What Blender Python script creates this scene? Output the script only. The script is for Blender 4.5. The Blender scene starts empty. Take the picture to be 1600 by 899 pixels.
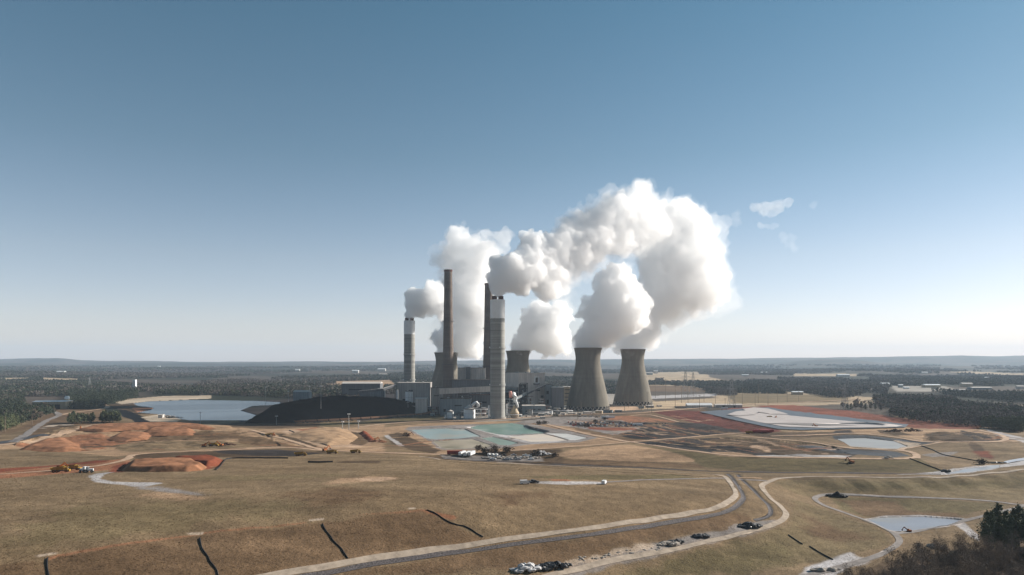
import bpy, math, random
import numpy as np
from mathutils import Vector, Matrix
R = math.radians
sc = bpy.context.scene
COL = sc.collection
random.seed(7)
rng = np.random.default_rng(11)

# ---------------------------------------------------------------- camera
H, F, HV = 94.0, 1067.0, 563.0          # height over the plant ground, focal length and horizon row of the 1600 px photo
cam = bpy.data.cameras.new('camera'); camo = bpy.data.objects.new('camera', cam); COL.objects.link(camo)
camo.location = (0, 0, H); camo.rotation_euler = (R(90), 0, 0)
cam.sensor_width = 36; cam.lens = 36 * F / 1600; cam.shift_y = (HV - 449.5) / 1600
cam.clip_start = 1; cam.clip_end = 90000
sc.camera = camo

# ---------------------------------------------------------------- sky, sun, exposure
SUN_EL, AZ = R(25), R(112)
sd = Vector((math.sin(AZ), -math.cos(AZ), 0)) * math.cos(SUN_EL) + Vector((0, 0, math.sin(SUN_EL)))
w = bpy.data.worlds.new('World'); sc.world = w; w.use_nodes = True
nt = w.node_tree; bg = nt.nodes['Background']
sky = nt.nodes.new('ShaderNodeTexSky'); sky.sky_type = 'NISHITA'; sky.sun_disc = False
sky.sun_elevation = SUN_EL; sky.sun_rotation = math.atan2(sd.x, sd.y)
sky.altitude = 300; sky.air_density = 1.0; sky.dust_density = 0.25; sky.ozone_density = 2.5
tc_ = nt.nodes.new('ShaderNodeTexCoord'); sx_ = nt.nodes.new('ShaderNodeSeparateXYZ'); rp_ = nt.nodes.new('ShaderNodeValToRGB')
nt.links.new(tc_.outputs['Generated'], sx_.inputs[0]); nt.links.new(sx_.outputs['Z'], rp_.inputs[0])
el = rp_.color_ramp.elements; el[0].position = 0.0; el[0].color = (1.42, 1.22, 1.42, 1); el[1].position = .6; el[1].color = (.50, .95, .87, 1)
for p_, c_ in ((.06, (1.50, 1.25, 1.30)), (.14, (1.46, 1.22, 1.13)), (.28, (1.02, 1.07, .95))):
    e_ = el.new(p_); e_.color = (*c_, 1)
tint = nt.nodes.new('ShaderNodeMix'); tint.data_type = 'RGBA'; tint.blend_type = 'MULTIPLY'; tint.inputs[0].default_value = 1
nt.links.new(sky.outputs[0], tint.inputs[6]); nt.links.new(rp_.outputs[0], tint.inputs[7])
dim_ = nt.nodes.new('ShaderNodeMapRange'); dim_.interpolation_type = 'SMOOTHSTEP'; dim_.inputs[1].default_value = -.5; dim_.inputs[2].default_value = .45; dim_.inputs[3].default_value = .62; dim_.inputs[4].default_value = 1
nt.links.new(sx_.outputs['Y'], dim_.inputs[0])          # sky behind the camera dimmed on purpose, to weaken fill light on shaded sides
tin2 = nt.nodes.new('ShaderNodeMix'); tin2.data_type = 'RGBA'; tin2.blend_type = 'MULTIPLY'; tin2.inputs[0].default_value = 1
nt.links.new(tint.outputs[2], tin2.inputs[6]); nt.links.new(dim_.outputs[0], tin2.inputs[7]); nt.links.new(tin2.outputs[2], bg.inputs[0]); bg.inputs[1].default_value = 0.057
sl = bpy.data.lights.new('sun', 'SUN'); sl.energy = 5.0; sl.angle = R(.5); sl.color = (1, .93, .84)
slo = bpy.data.objects.new('sun', sl); COL.objects.link(slo); slo.rotation_euler = (-sd).to_track_quat('-Z', 'Y').to_euler()
vs = sc.view_settings
vs.view_transform = 'Standard'; vs.look = 'None'; vs.gamma = 1; vs.use_curve_mapping = False; vs.exposure = 0.78
cy = sc.cycles
cy.max_bounces = 32; cy.volume_bounces = 28; cy.diffuse_bounces = 3; cy.glossy_bounces = 3; cy.transmission_bounces = 6
cy.transparent_max_bounces = 24; cy.use_denoising = True; cy.volume_step_rate = 1

# ---------------------------------------------------------------- helpers
def tag(o, label=None, cat=None, group=None, kind=None):
    if label: o['label'] = label
    if cat: o['category'] = cat
    if group: o['group'] = group
    if kind: o['kind'] = kind
    return o
def empty(name, loc, label, cat, group=None, rz=0):
    o = bpy.data.objects.new(name, None); COL.objects.link(o); o.location = loc; o.rotation_euler = (0, 0, rz)
    o.empty_display_size = 2
    return tag(o, label, cat, group)
def link(name, me, m, parent=None, smooth=False):
    o = bpy.data.objects.new(name, me); COL.objects.link(o)
    if m: me.materials.append(m)
    if parent: o.parent = parent
    if smooth: me.shade_smooth()
    return o
def np_mesh(name, V, FC, n):
    """V (k,3) array, FC (m,n) faces"""
    me = bpy.data.meshes.new(name)
    V = np.asarray(V, np.float32); FC = np.asarray(FC, np.int32)
    me.vertices.add(len(V)); me.vertices.foreach_set('co', V.ravel())
    me.loops.add(FC.size); me.loops.foreach_set('vertex_index', FC.ravel())
    me.polygons.add(len(FC)); me.polygons.foreach_set('loop_start', np.arange(0, FC.size, n, dtype=np.int32))
    me.polygons.foreach_set('loop_total', np.full(len(FC), n, np.int32))
    me.update(calc_edges=True); return me
def colour_attr(me, C3, name='col'):
    a = me.color_attributes.new(name, 'FLOAT_COLOR', 'POINT')
    C4 = np.ones((len(C3), 4), np.float32); C4[:, :3] = C3
    a.data.foreach_set('color', C4.ravel())
class MB:
    def __init__(s): s.v = []; s.f = []
    def add(s, vs, fs):
        b = len(s.v); s.v += [tuple(p) for p in vs]; s.f += [tuple(b + i for i in f) for f in fs]; return s
    def box(s, c, d, rz=0):
        x, y, z = c; a, b, e = d[0]/2, d[1]/2, d[2]/2; ca, sa = math.cos(rz), math.sin(rz)
        vs = [(x + i*a*ca - j*b*sa, y + i*a*sa + j*b*ca, z + k*e) for k in (-1, 1) for i, j in ((-1,-1),(1,-1),(1,1),(-1,1))]
        return s.add(vs, [(3,2,1,0),(4,5,6,7),(0,1,5,4),(1,2,6,5),(2,3,7,6),(3,0,4,7)])
    def beam(s, p, q, wd, ht):
        p, q = Vector(p), Vector(q); d = (q - p).normalized(); up = Vector((0,0,1)) if abs(d.z) < .98 else Vector((0,1,0))
        r = d.cross(up).normalized() * wd/2; u = r.cross(d).normalized() * ht/2
        vs = [p-r-u, p+r-u, p+r+u, p-r+u, q-r-u, q+r-u, q+r+u, q-r+u]
        return s.add(vs, [(0,1,2,3),(7,6,5,4),(0,4,5,1),(1,5,6,2),(2,6,7,3),(3,7,4,0)])
    def tube(s, pts, rad, n=10, cap=True):
        pts = [Vector(p) for p in pts]; rad = rad if isinstance(rad, (list, tuple)) else [rad]*len(pts)
        b = len(s.v)
        for i, p in enumerate(pts):
            d = (pts[min(i+1, len(pts)-1)] - pts[max(i-1, 0)]).normalized()
            up = Vector((0,0,1)) if abs(d.z) < .9 else Vector((0,1,0))
            a = d.cross(up).normalized(); c = a.cross(d).normalized()
            for k in range(n):
                t = 2*math.pi*k/n; s.v.append(tuple(p + (a*math.cos(t) + c*math.sin(t)) * rad[i]))
        for i in range(len(pts)-1):
            for k in range(n):
                s.f.append((b+i*n+k, b+i*n+(k+1)%n, b+(i+1)*n+(k+1)%n, b+(i+1)*n+k))
        if cap:
            s.f.append(tuple(b+k for k in reversed(range(n)))); s.f.append(tuple(b+(len(pts)-1)*n+k for k in range(n)))
        return s
    def lathe(s, prof, c=(0,0,0), n=32):
        b = len(s.v)
        for r, z in prof:
            for k in range(n):
                t = 2*math.pi*k/n; s.v.append((c[0]+r*math.cos(t), c[1]+r*math.sin(t), c[2]+z))
        for i in range(len(prof)-1):
            for k in range(n): s.f.append((b+i*n+k, b+i*n+(k+1)%n, b+(i+1)*n+(k+1)%n, b+(i+1)*n+k))
        return s
    def prism(s, poly, z0, z1):
        n = len(poly); vs = [(x,y,z0) for x,y in poly] + [(x,y,z1) for x,y in poly]
        return s.add(vs, [tuple(reversed(range(n))), tuple(range(n,2*n))] + [(i,(i+1)%n,(i+1)%n+n,i+n) for i in range(n)])
    def build(s, name, m, parent=None, smooth=False):
        me = bpy.data.meshes.new(name); me.from_pydata(s.v, [], s.f); me.update()
        return link(name, me, m, parent, smooth)

def lin(c): 
    c = np.array(c, float) / 255; return np.where(c <= .04045, c/12.92, ((c+.055)/1.055)**2.4)
def mat(name, c, rough=.8, spec=.3, metal=0, noise=.25, nscale=.3, srgb=False, stretch=None, bump=0):
    m = bpy.data.materials.new(name); m.use_nodes = True; t = m.node_tree; b = t.nodes['Principled BSDF']
    b.inputs['Roughness'].default_value = rough; b.inputs['Specular IOR Level'].default_value = spec; b.inputs['Metallic'].default_value = metal
    c = tuple(lin(c)) if srgb else tuple(c)
    tc = t.nodes.new('ShaderNodeTexCoord'); n = t.nodes.new('ShaderNodeTexNoise'); n.inputs['Scale'].default_value = nscale
    n.inputs['Detail'].default_value = 6; n.inputs['Roughness'].default_value = .65
    mp = t.nodes.new('ShaderNodeMapping'); mp.inputs['Scale'].default_value = stretch or (1, 1, 1)
    t.links.new(tc.outputs['Object'], mp.inputs[0]); t.links.new(mp.outputs[0], n.inputs['Vector'])
    r = t.nodes.new('ShaderNodeMapRange'); r.inputs[1].default_value = .25; r.inputs[2].default_value = .75
    r.inputs[3].default_value = 1 - noise; r.inputs[4].default_value = 1 + noise
    t.links.new(n.outputs['Fac'], r.inputs[0])
    mx = t.nodes.new('ShaderNodeMix'); mx.data_type = 'RGBA'; mx.blend_type = 'MULTIPLY'; mx.inputs[0].default_value = 1
    mx.inputs[6].default_value = (*c, 1); t.links.new(r.outputs[0], mx.inputs[7]); t.links.new(mx.outputs[2], b.inputs['Base Color'])
    if bump:
        bp = t.nodes.new('ShaderNodeBump'); bp.inputs['Strength'].default_value = .6; bp.inputs['Distance'].default_value = bump
        t.links.new(n.outputs['Fac'], bp.inputs['Height']); t.links.new(bp.outputs[0], b.inputs['Normal'])
    return m
def mat_attr(name, rough=.9, spec=.1, noise=.3, nscale=.3, trans=0):
    m = mat(name, (1,1,1), rough, spec, noise=noise, nscale=nscale); t = m.node_tree
    a = t.nodes.new('ShaderNodeAttribute'); a.attribute_name = 'col'
    mx = [n for n in t.nodes if n.bl_idname == 'ShaderNodeMix'][0]; t.links.new(a.outputs['Color'], mx.inputs[6])
    return m
# value noise in numpy
_T = rng.random((256, 256))
def vnoise(x, y):
    xi = np.floor(x).astype(int); yi = np.floor(y).astype(int); fx = x - xi; fy = y - yi
    fx = fx*fx*(3-2*fx); fy = fy*fy*(3-2*fy)
    g = lambda a, b: _T[a & 255, b & 255]
    return (g(xi,yi)*(1-fx)+g(xi+1,yi)*fx)*(1-fy) + (g(xi,yi+1)*(1-fx)+g(xi+1,yi+1)*fx)*fy
def fbm(x, y, o=4):
    s = 0; a = .5
    for i in range(o): s = s + a*vnoise(x*2**i + 17*i, y*2**i + 5*i); a *= .5
    return s / (1 - .5**o)

# ---------------------------------------------------------------- ground shape
# control lines: where a crest, bench or foot of a slope runs (seen position, height) -> a point in the place
CTRL = [
 [(-200,905,25),(-100,893,25),(0,880,25),(100,868,25),(200,852,25.3),(300,835,25.5),(400,825,26),(500,815,26),(590,805,26.5),(665,797,27)],
 [(720,800,25.5),(780,796,24),(860,790,22)],
 [(-200,770,27),(0,765,27),(200,765,28),(400,765,29),(600,755,29),(760,765,27),(880,765,24),(1000,765,20),(1090,765,17)],
 [(-200,760,25),(0,750,24),(200,748,26),(400,740,26),(600,735,25),(800,738,23),(1000,744,18)],
 [(0,738,20),(100,730,20),(200,714,20),(300,710,20),(450,712,20),(560,714,19),(640,714,18.5),(760,722,18),(920,732,17),(1000,737,16),(1080,741,15),(1120,745,14.5)],
 [(430,899,16),(500,886,16),(560,875,16),(660,860,16),(760,847,16),(900,830,16),(1040,808,16),(1130,790,16),(1150,775,15.5),(1138,755,15)],
 [(0,970,16),(200,940,16),(-200,990,16),(330,915,16)],
 [(0,1050,6),(250,1000,6),(600,950,6),(740,925,7)],
 [(860,899,8),(960,875,8),(1060,855,8),(1150,835,8),(1210,820,8),(1228,805,8.5),(1195,770,10.5),(1190,757,11.5),(1215,748,12),(1300,745,12),(1400,747,12),(1500,742,12),(1600,733,12),(1750,720,12)],
 [(1020,840,9.5),(1150,812,10),(1190,800,10.5),(1165,765,12)],
 [(950,925,1),(1100,899,1),(1180,882,1),(1250,870,1)],[(1300,840,2.5),(1280,812,3),(1262,785,4),(1275,768,4.5)],
 [(1330,765,3.5),(1450,766,3.5),(1600,760,4),(1750,755,4)],
 [(1600,795,3),(1540,783,3),(1400,777,3),(1310,772,3),(1270,775,3.5),(1280,787,3),(1340,808,3),(1395,832,3),(1410,845,2.5),(1390,862,2),(1330,885,1)],
 [(1408,832,3),(1470,822,3),(1530,808,3),(1600,788,3)],
 [(1350,812,.8),(1375,809,.8),(1440,808,.8),(1500,811,.8),(1480,820,.8),(1440,826,.8),(1400,828,.8)],
 [(1400,899,0),(1500,860,0),(1600,840,0),(1750,830,0),(1600,899,0),(1300,930,0),(1500,960,0),(1100,960,0)],
 [(0,690,13),(60,680,13),(110,668,13),(160,662,14),(250,661,15),(330,664,14),(360,668,12)],
 [(0,710,16),(150,705,16),(250,697,16),(400,700,17),(520,705,17)],
 [(130,690,9),(180,684,10),(300,684,11),(420,688,12)],
 [(440,672,6),(520,668,5),(600,672,4),(610,690,8),(640,703,11),(760,706,9),(880,700,11),(985,691,9)],
 [(560,700,12),(500,690,10)],
 [(640,671,4),(700,669,4),(760,668,4),(815,664,4),(860,674,4),(920,684,4),(890,688,4),(760,700,4),(690,700,4),(665,686,4)],
 [(700,726,9),(820,730,7),(950,730,7),(1100,738,8),(1150,740,9)],
 [(880,712,9),(960,698,12),(1020,706,10),(1080,720,8)],
 [(1015,700,11),(1130,713,12),(1250,717,12),(1440,717,12)],[(1150,738,7),(1300,739,7),(1440,740,7)],
 [(1000,668,4),(1080,664,5),(1130,674,5),(985,692,9),(1080,684,8),(1160,678,7),(1280,692,8),(1360,700,8)],
 [(1100,700,4),(1200,707,4),(1280,708,5)],
 [(1093,645,6),(1150,658,7),(1215,672,8),(1415,669,8),(1260,645,6),(1200,638,5)],
 [(1320,690,5),(1400,692,5),(1400,702,5),(1335,697,5)],
 [(1430,702,11),(1500,692,12),(1570,688,12),(1590,700,11)],
 [(1440,716,8),(1500,712,7.5),(1560,716,7)],[(1460,739,6.5),(1560,730,6.5),(1600,724,6.5),(1660,715,6.5)],
 [(1440,668,6),(1520,671,6),(1600,680,7),(1700,690,8)],
]
FLAT = [(x, y, 0.0) for y in (960, 1040, 1150, 1300) for x in np.arange(-1400, 1401, 140)] + [(-760,700,0),(-820,820,0),(-700,880,3),(900,760,2),(1000,860,0),(-900,560,4),(-700,420,14),(-600,300,14),(600,200,0),(500,120,0),(-300,100,6),(0,120,2),(0,60,0),(300,60,0),(-400,0,5),(700,400,3),(900,550,4)]
cp = []
for L in CTRL:
    for (u0,v0,z0),(u1,v1,z1) in zip(L[:-1], L[1:]):
        n = max(1, int(math.hypot(u1-u0, (v1-v0)*3)/45))
        for i in range(n):
            t = i/n; u, v, z = u0+(u1-u0)*t, v0+(v1-v0)*t, z0+(z1-z0)*t
            y = F*(H-z)/(v-HV); cp.append(((u-800)/F*y, y, z))
    u, v, z = L[-1]; y = F*(H-z)/(v-HV); cp.append(((u-800)/F*y, y, z))
cp = np.array([p for p in cp if p[1] < 1150] + FLAT)
K = np.sqrt(((cp[:,None,:2]-cp[None,:,:2])**2).sum(-1)); K[np.arange(len(cp)), np.arange(len(cp))] = -1.5
zm = 4.0
wts = np.linalg.solve(K, cp[:,2]-zm)
GX0, GX1, GY0, GY1, GS = -1400., 1400., -300., 1320., 6.0
gx = np.arange(GX0, GX1+GS, GS); gy = np.arange(GY0, GY1+GS, GS)
G = np.zeros((len(gy), len(gx)), np.float32)
XX, YY = np.meshgrid(gx, gy)
cpf = cp.astype(np.float32); wf = wts.astype(np.float32)
for r in range(len(gy)):
    d = np.sqrt((gx[:,None].astype(np.float32)-cpf[None,:,0])**2 + (np.float32(gy[r])-cpf[None,:,1])**2); G[r] = d @ wf
G += zm
G = np.clip(G, -6, 36)
for _ in range(1):
    G = (G + np.roll(G,1,0) + np.roll(G,-1,0) + np.roll(G,1,1) + np.roll(G,-1,1)) / 5
G *= 1 - np.clip((YY-950)/120, 0, 1); G *= 1 - np.clip((np.abs(XX)-1100)/300, 0, 1)
def hgrid(x, y):
    fx = np.clip((x-GX0)/GS, 0, len(gx)-1.001); fy = np.clip((y-GY0)/GS, 0, len(gy)-1.001)
    i = fx.astype(int); j = fy.astype(int); a = fx-i; b = fy-j
    return (G[j,i]*(1-a)+G[j,i+1]*a)*(1-b) + (G[j+1,i]*(1-a)+G[j+1,i+1]*a)*b
RIDGE_U = [-700,-300,-100,0,60,90,130,170,200,300,450,620,850,1050,1200,1400,1500,1560,1600,1800,2300]
RIDGE_V = [561,560,562,561,559.5,559.5,563,564.2,564,565,565,564.5,562,561,560,557,555.5,556.5,556,557,560]
def far_h(x, y):
    u = 800 + x/np.maximum(y, 200)*F
    rv = np.interp(u, RIDGE_U, RIDGE_V) + (fbm(u/60+3, u*0+.5, 3)-.5)*1.6
    ridge = (H + (HV-rv)*12500/F - 8)
    k = np.exp(-((y-12500)/1900)**2) + .35*np.exp(-((y-17000)/2500)**2)
    k2 = .62*np.exp(-((y-9300-1200*(vnoise(u/170, u*0+9)-.5))/1100)**2) * vnoise(u/130+40, u*0+2)*1.3
    hills = 62*(fbm(x/1300, y/1300+9, 3)-.35)*np.clip((y-1900)/2500, 0, 1)
    return np.maximum(0, ridge)*np.maximum(k, k2) + hills*(1-np.clip(k,0,1)*.6)
def hgt0(x, y):
    x = np.asarray(x, float); y = np.asarray(y, float)
    return hgrid(x, y) + far_h(x, y)
def inpoly(x, y, P):
    P = np.asarray(P); r = np.zeros(x.shape, bool); n = len(P); j = n-1
    for i in range(n):
        xi, yi = P[i]; xj, yj = P[j]
        c = ((yi > y) != (yj > y)) & (x < (xj-xi)*(y-yi)/((yj-yi) if yj != yi else 1e-9) + xi); r ^= c; j = i
    return r
def cast(u, v, hf=hgt0):
    """where the line of sight of a seen point meets the ground"""
    u = np.atleast_1d(np.asarray(u, float)); v = np.atleast_1d(np.asarray(v, float))
    k = (v-HV)/F; tx = (u-800)/F
    ys = np.concatenate([np.arange(140, 1500, 2.5), np.geomspace(1500, 14000, 260)])
    Yg = ys[None,:]; d = (H - k[:,None]*Yg) - hf(tx[:,None]*Yg, np.repeat(Yg, len(u), 0))
    hit = d <= 0; i = np.where(hit.any(1), hit.argmax(1), len(ys)-1); i = np.maximum(i, 1)
    r = np.arange(len(u)); d0, d1 = d[r,i-1], d[r,i]; t = np.clip(d0/(d0-d1+1e-9), 0, 1)
    y = ys[i-1] + (ys[i]-ys[i-1])*t
    return tx*y, y
def densify(L, step=14, closed=False):
    out = []; n = len(L)
    for i in range(n if closed else n-1):
        a, b = L[i], L[(i+1) % n]; m = max(1, int(math.hypot(b[0]-a[0], b[1]-a[1])/step))
        for k in range(m): out.append((a[0]+(b[0]-a[0])*k/m, a[1]+(b[1]-a[1])*k/m))
    if not closed: out.append(L[-1])
    return out
def smooth(L, n=5):
    """Catmull-Rom through seen points"""
    P = [L[0]] + list(L) + [L[-1]]; out = []
    for i in range(1, len(P)-2):
        p0, p1, p2, p3 = [np.array(q, float) for q in P[i-1:i+3]]
        for k in range(n):
            t = k/n; out.append(tuple(.5*((2*p1)+(-p0+p2)*t+(2*p0-5*p1+4*p2-p3)*t*t+(-p0+3*p1-3*p2+p3)*t**3)))
    out.append(tuple(L[-1])); return out
def wpoly(L, step=14): 
    x, y = cast(*zip(*densify(L, step, True))); return np.stack([x, y], 1)
def wline(L, sp=4, passes=6): 
    x, y = cast(*zip(*smooth(L))); P = np.stack([x, y], 1)
    # resample evenly and smooth in the place
    d = np.r_[0, np.cumsum(np.hypot(*np.diff(P, axis=0).T))]; n = max(4, int(d[-1]/sp)); s = np.linspace(0, d[-1], n)
    Q = np.stack([np.interp(s, d, P[:,0]), np.interp(s, d, P[:,1])], 1)
    for _ in range(passes): Q[1:-1] = (Q[:-2]+2*Q[1:-1]+Q[2:])/4
    return Q

# water bodies: seen outline, level offset, colours
PONDS = {
 'reservoir': [(208,630),(230,627),(300,624.5),(400,626),(437,628),(440,632),(420,633),(395,634),(376,641),(400,648),(400,655),(386,657),(300,657),(283,655),(255,648),(225,645),(213,644),(236,640),(240,637),(215,634)],
 'blue_pond': [(642,671.5),(700,669),(727,670.5),(750,682),(720,685),(680,686.5),(667,685)],
 'green_pond': [(730,668),(745,665.5),(800,662.5),(816,664.5),(858,674),(848,677),(790,679),(776,678)],
 'beige_pond': [(675,688.5),(738,686.5),(767,696),(758,700),(700,702),(690,700)],
 'teal_pond': [(752,684.5),(770,682.5),(809,692),(795,696),(781,695)],
 'white_pond': [(792,682.5),(849,677.5),(888,688),(831,690.5)],
 'pale_pond': [(853,677),(886,677.5),(918,684),(900,687.5),(892,687.5)],
 'grey_pond': [(1308,686),(1350,683.5),(1397,690),(1418,697),(1395,701.5),(1330,697.5)],
 'catch_pond': [(1352,811),(1375,808.5),(1440,807),(1503,811),(1478,822),(1440,827.5),(1400,830),(1385,827)],
 'channel_pool': [(1475,738),(1500,733.5),(1562,727),(1560,730.5),(1520,737),(1480,741)],
 'ditch_pool': [(1568,722),(1600,713.5),(1640,706),(1640,715),(1600,719),(1575,724)],
}
WP = {k: wpoly(v, 10) for k, v in PONDS.items()}
WZ = {k: float(np.percentile(hgt0(p[:,0], p[:,1]), 30)) - .3 for k, p in WP.items()}
WZ['reservoir'] = -.8

# roads and ditches: seen centre line, width, material key, depth of the cut
ROADS = [
 ('gravel_road', [(400,905),(430,899),(560,876),(660,861),(760,847),(900,829),(1040,808),(1110,796),(1135,787),(1150,774),(1146,762),(1136,748),(1120,742),(1080,739.5),(1000,735.5),(920,731),(800,724.5),(740,721.5),(690,718),(655,713.5)], 3.3, 'road', 0),
 ('gravel_road', [(840,905),(880,895),(960,876),(1060,857),(1150,836),(1205,822),(1226,811),(1228,800),(1210,783),(1194,769),(1190,758),(1215,748.5),(1260,745.5),(1330,745.5),(1400,747),(1470,746),(1530,742),(1600,734),(1660,727)], 3.3, 'road', 0),
 ('drainage_ditch', [(420,911),(470,902),(560,884.5),(660,869),(760,855),(900,838),(1040,816.5),(1120,803),(1150,792),(1162,777),(1155,762),(1143,746),(1135,740)], 2.8, 'riprap', .7),
 ('drainage_ditch', [(1152,741),(1162,752),(1182,770),(1200,788),(1206,800),(1198,809),(1180,812)], 2.6, 'riprap', .8),
 ('drainage_ditch', [(655,716.5),(700,720.5),(760,725),(840,730),(920,734),(1000,739),(1060,742.5),(1110,746)], 1.6, 'dark', .8),
 ('drainage_ditch', [(690,716),(800,721),(900,726.5),(1000,731),(1100,735.5),(1200,737.5),(1300,738.5),(1400,740),(1470,741)], 4.5, 'riprap', .8),
 ('service_track', [(940,754),(1010,750.5),(1080,748.5),(1140,748),(1180,751),(1200,752)], 3.0, 'grey', 0),
 ('service_track', [(1190,748),(1140,745),(1120,744)], 3, 'tan', 0),
 ('loop_road', [(1650,783),(1600,791),(1585,788),(1550,783.5),(1480,780),(1400,777),(1330,773.5),(1295,772.5),(1272,777),(1280,787),(1310,798),(1345,810),(1380,824),(1402,836),(1408,845),(1396,858),(1370,869),(1330,882),(1290,893),(1240,905)], 3.6, 'grey', 0),
 ('loop_road', [(1398,834),(1430,831),(1470,822),(1530,808),(1580,797),(1620,785),(1660,775)], 3.6, 'grey', 0),
 ('haul_road', [(-60,697),(0,696),(40,692),(75,684),(115,672),(150,664)], 13, 'palesoil', 0),
 ('haul_road', [(-60,748),(0,742),(60,738),(120,732),(165,726),(200,718),(208,711),(240,708),(330,704.5),(440,700),(500,704),(560,706.5),(600,708),(690,710.5),(780,705.5),(850,702),(920,696.5),(985,691),(1080,683.5),(1150,677.5),(1180,677)], 6, 'palesoil', 0),
 ('haul_road', [(392,672),(425,681),(450,688),(480,697),(510,705)], 6, 'palesoil', 0),
 ('haul_road', [(855,664),(900,675),(950,685),(985,691),(1060,702),(1130,711),(1200,714.5),(1330,716.5),(1420,717),(1432,711),(1418,705),(1402,704.5),(1430,699),(1470,692),(1500,690.5),(1550,691),(1572,687),(1560,679),(1530,673)], 6, 'palesoil', 0),
 ('haul_road', [(1150,681.5),(1200,686),(1260,691),(1300,697),(1340,702),(1402,704.5)], 4.5, 'palesoil', 0),
 ('haul_road', [(1205,682),(1290,679.5),(1340,678),(1400,684),(1440,690.5),(1470,692)], 5, 'palesoil', 0),
 ('haul_road', [(985,650.5),(1010,648.5),(1030,652),(1060,660)], 5, 'palesoil', 0),
 ('highway', [(-60,703),(0,693),(30,687.5),(60,681),(75,679)], 12, 'asphalt', 0),
 ('access_road', [(20,692),(40,680.5),(60,666),(75,657),(92,650),(88,645.5),(80,643)], 9, 'grey', 0),
 ('access_road', [(92,650),(110,646),(150,641),(168,637),(160,631),(170,628),(200,624.5),(260,621.5),(330,620)], 9, 'palesoil', 0),
 ('access_road', [(75,668),(90,664.5),(112,665.5)], 14, 'pale', 0),
 ('plant_road', [(560,668),(620,661.5),(700,658),(770,656.5),(850,651),(900,648.5),(990,646),(1060,641),(1150,634),(1200,631.5),(1300,627),(1345,624)], 9, 'palesoil', 0),
 ('farm_lane', [(1180,634),(1250,631.5),(1300,629.5),(1360,626)], 5, 'pale', 0),
]
RW = [(n, wline(L), wd, k, dp) for n, L, wd, k, dp in ROADS]
PADX = []
def seg_dist(x, y, P, m=12.0):
    """distance of points to a polyline, only evaluated near it"""
    D = np.full(x.shape, 1e9); Q = np.vstack([P[::2], P[-1:]])
    if len(x) > 700000 and y[0] < y[len(y)//2] < y[-1] and not np.any(np.diff(y[::997]) < 0):      # rows in order: look only at the rows near the line
        i0, i1 = np.searchsorted(y, P[:,1].min()-m), np.searchsorted(y, P[:,1].max()+m)
        if 0 < i1-i0 < len(x): D[i0:i1] = seg_dist(x[i0:i1], y[i0:i1], P, m); return D
    sel = np.where((x > P[:,0].min()-m) & (x < P[:,0].max()+m) & (y > P[:,1].min()-m) & (y < P[:,1].max()+m))[0]
    if not len(sel): return D
    if np.any(np.diff(y[sel]) < 0): sel = sel[np.argsort(y[sel], kind='stable')]
    xs, ys = x[sel], y[sel]; best = np.full(len(sel), 1e9)
    for a, b in zip(Q[:-1], Q[1:]):
        i0 = np.searchsorted(ys, min(a[1], b[1])-m); i1 = np.searchsorted(ys, max(a[1], b[1])+m)
        k = i0 + np.where((xs[i0:i1] > min(a[0], b[0])-m) & (xs[i0:i1] < max(a[0], b[0])+m))[0]
        if not len(k): continue
        d = b-a; L2 = d@d+1e-9; t = np.clip(((xs[k]-a[0])*d[0]+(ys[k]-a[1])*d[1])/L2, 0, 1)
        best[k] = np.minimum(best[k], np.hypot(xs[k]-a[0]-t*d[0], ys[k]-a[1]-t*d[1]))
    D[sel] = best; return D
ROUGH = [(wpoly(L), a) for L, a in (([(20,697),(100,668),(200,663),(360,668),(420,680),(440,697),(300,700),(190,703),(100,706)], 2.6), ([(180,737),(200,722),(262,722),(330,718),(345,724),(320,734)], 1.6),
  ([(1445,676),(1500,674),(1560,681),(1565,688),(1500,690),(1440,690)], 3.0), ([(1130,684),(1210,688),(1300,697),(1330,710),(1230,712),(1000,694)], 2.2), ([(1000,670),(1060,661),(1150,673),(1100,681),(1015,687)], 2.0),
  ([(1040,645),(1095,645),(1150,659),(1210,673),(1150,676)], 2.5), ([(870,655),(1000,655),(1000,668),(900,668)], 1.5), ([(660,714),(860,704),(880,714),(860,724),(720,719)], 1.0), ([(1150,637),(1330,643),(1530,666),(1440,671)], 2), ([(620,656),(700,645),(700,655),(640,660)],.5))]
def hgt(x, y):
    """full ground height: relief, cut ditches, pond beds, small unevenness"""
    x = np.atleast_1d(np.asarray(x, float)).ravel(); y = np.atleast_1d(np.asarray(y, float)).ravel()
    z = hgt0(x, y)
    near = np.clip((1100-y)/300, 0, 1)
    for P, amp in ROUGH:
        i = np.where((x > P[:,0].min()) & (x < P[:,0].max()) & (y > P[:,1].min()) & (y < P[:,1].max()))[0]
        if len(i):
            q = i[inpoly(x[i], y[i], P)]; e = np.abs(fbm(x[q]/34, y[q]/22, 4)-.5)*2; z[q] += amp*(e-.35)*1.6
    z = z + near*((fbm(x/26, y/26, 3)-.5)*.9)
    for n, P, wd, k, dp in RW:
        if n == 'drainage_ditch':
            d = seg_dist(x, y, P); z = z - dp*np.exp(-(d/(wd*.6))**2)
    for k, P in WP.items():
        b = (x > P[:,0].min()) & (x < P[:,0].max()) & (y > P[:,1].min()) & (y < P[:,1].max())
        if b.any():
            i = np.where(b)[0]; q = inpoly(x[i], y[i], P); z[i[q]] = WZ[k]-1.2
    return z
def gz(x, y): return float(hgt(x, y)[0])
def at(u, v):
    x, y = cast(u, v); x, y = float(x[0]), float(y[0]); return Vector((x, y, gz(x, y)))
def P3(u, v, y): return Vector(((u-800)/F*y, y, H+(HV-v)/F*y))
def X(u, y): return (u-800)/F*y
def Zv(v, y): return H+(HV-v)/F*y

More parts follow.
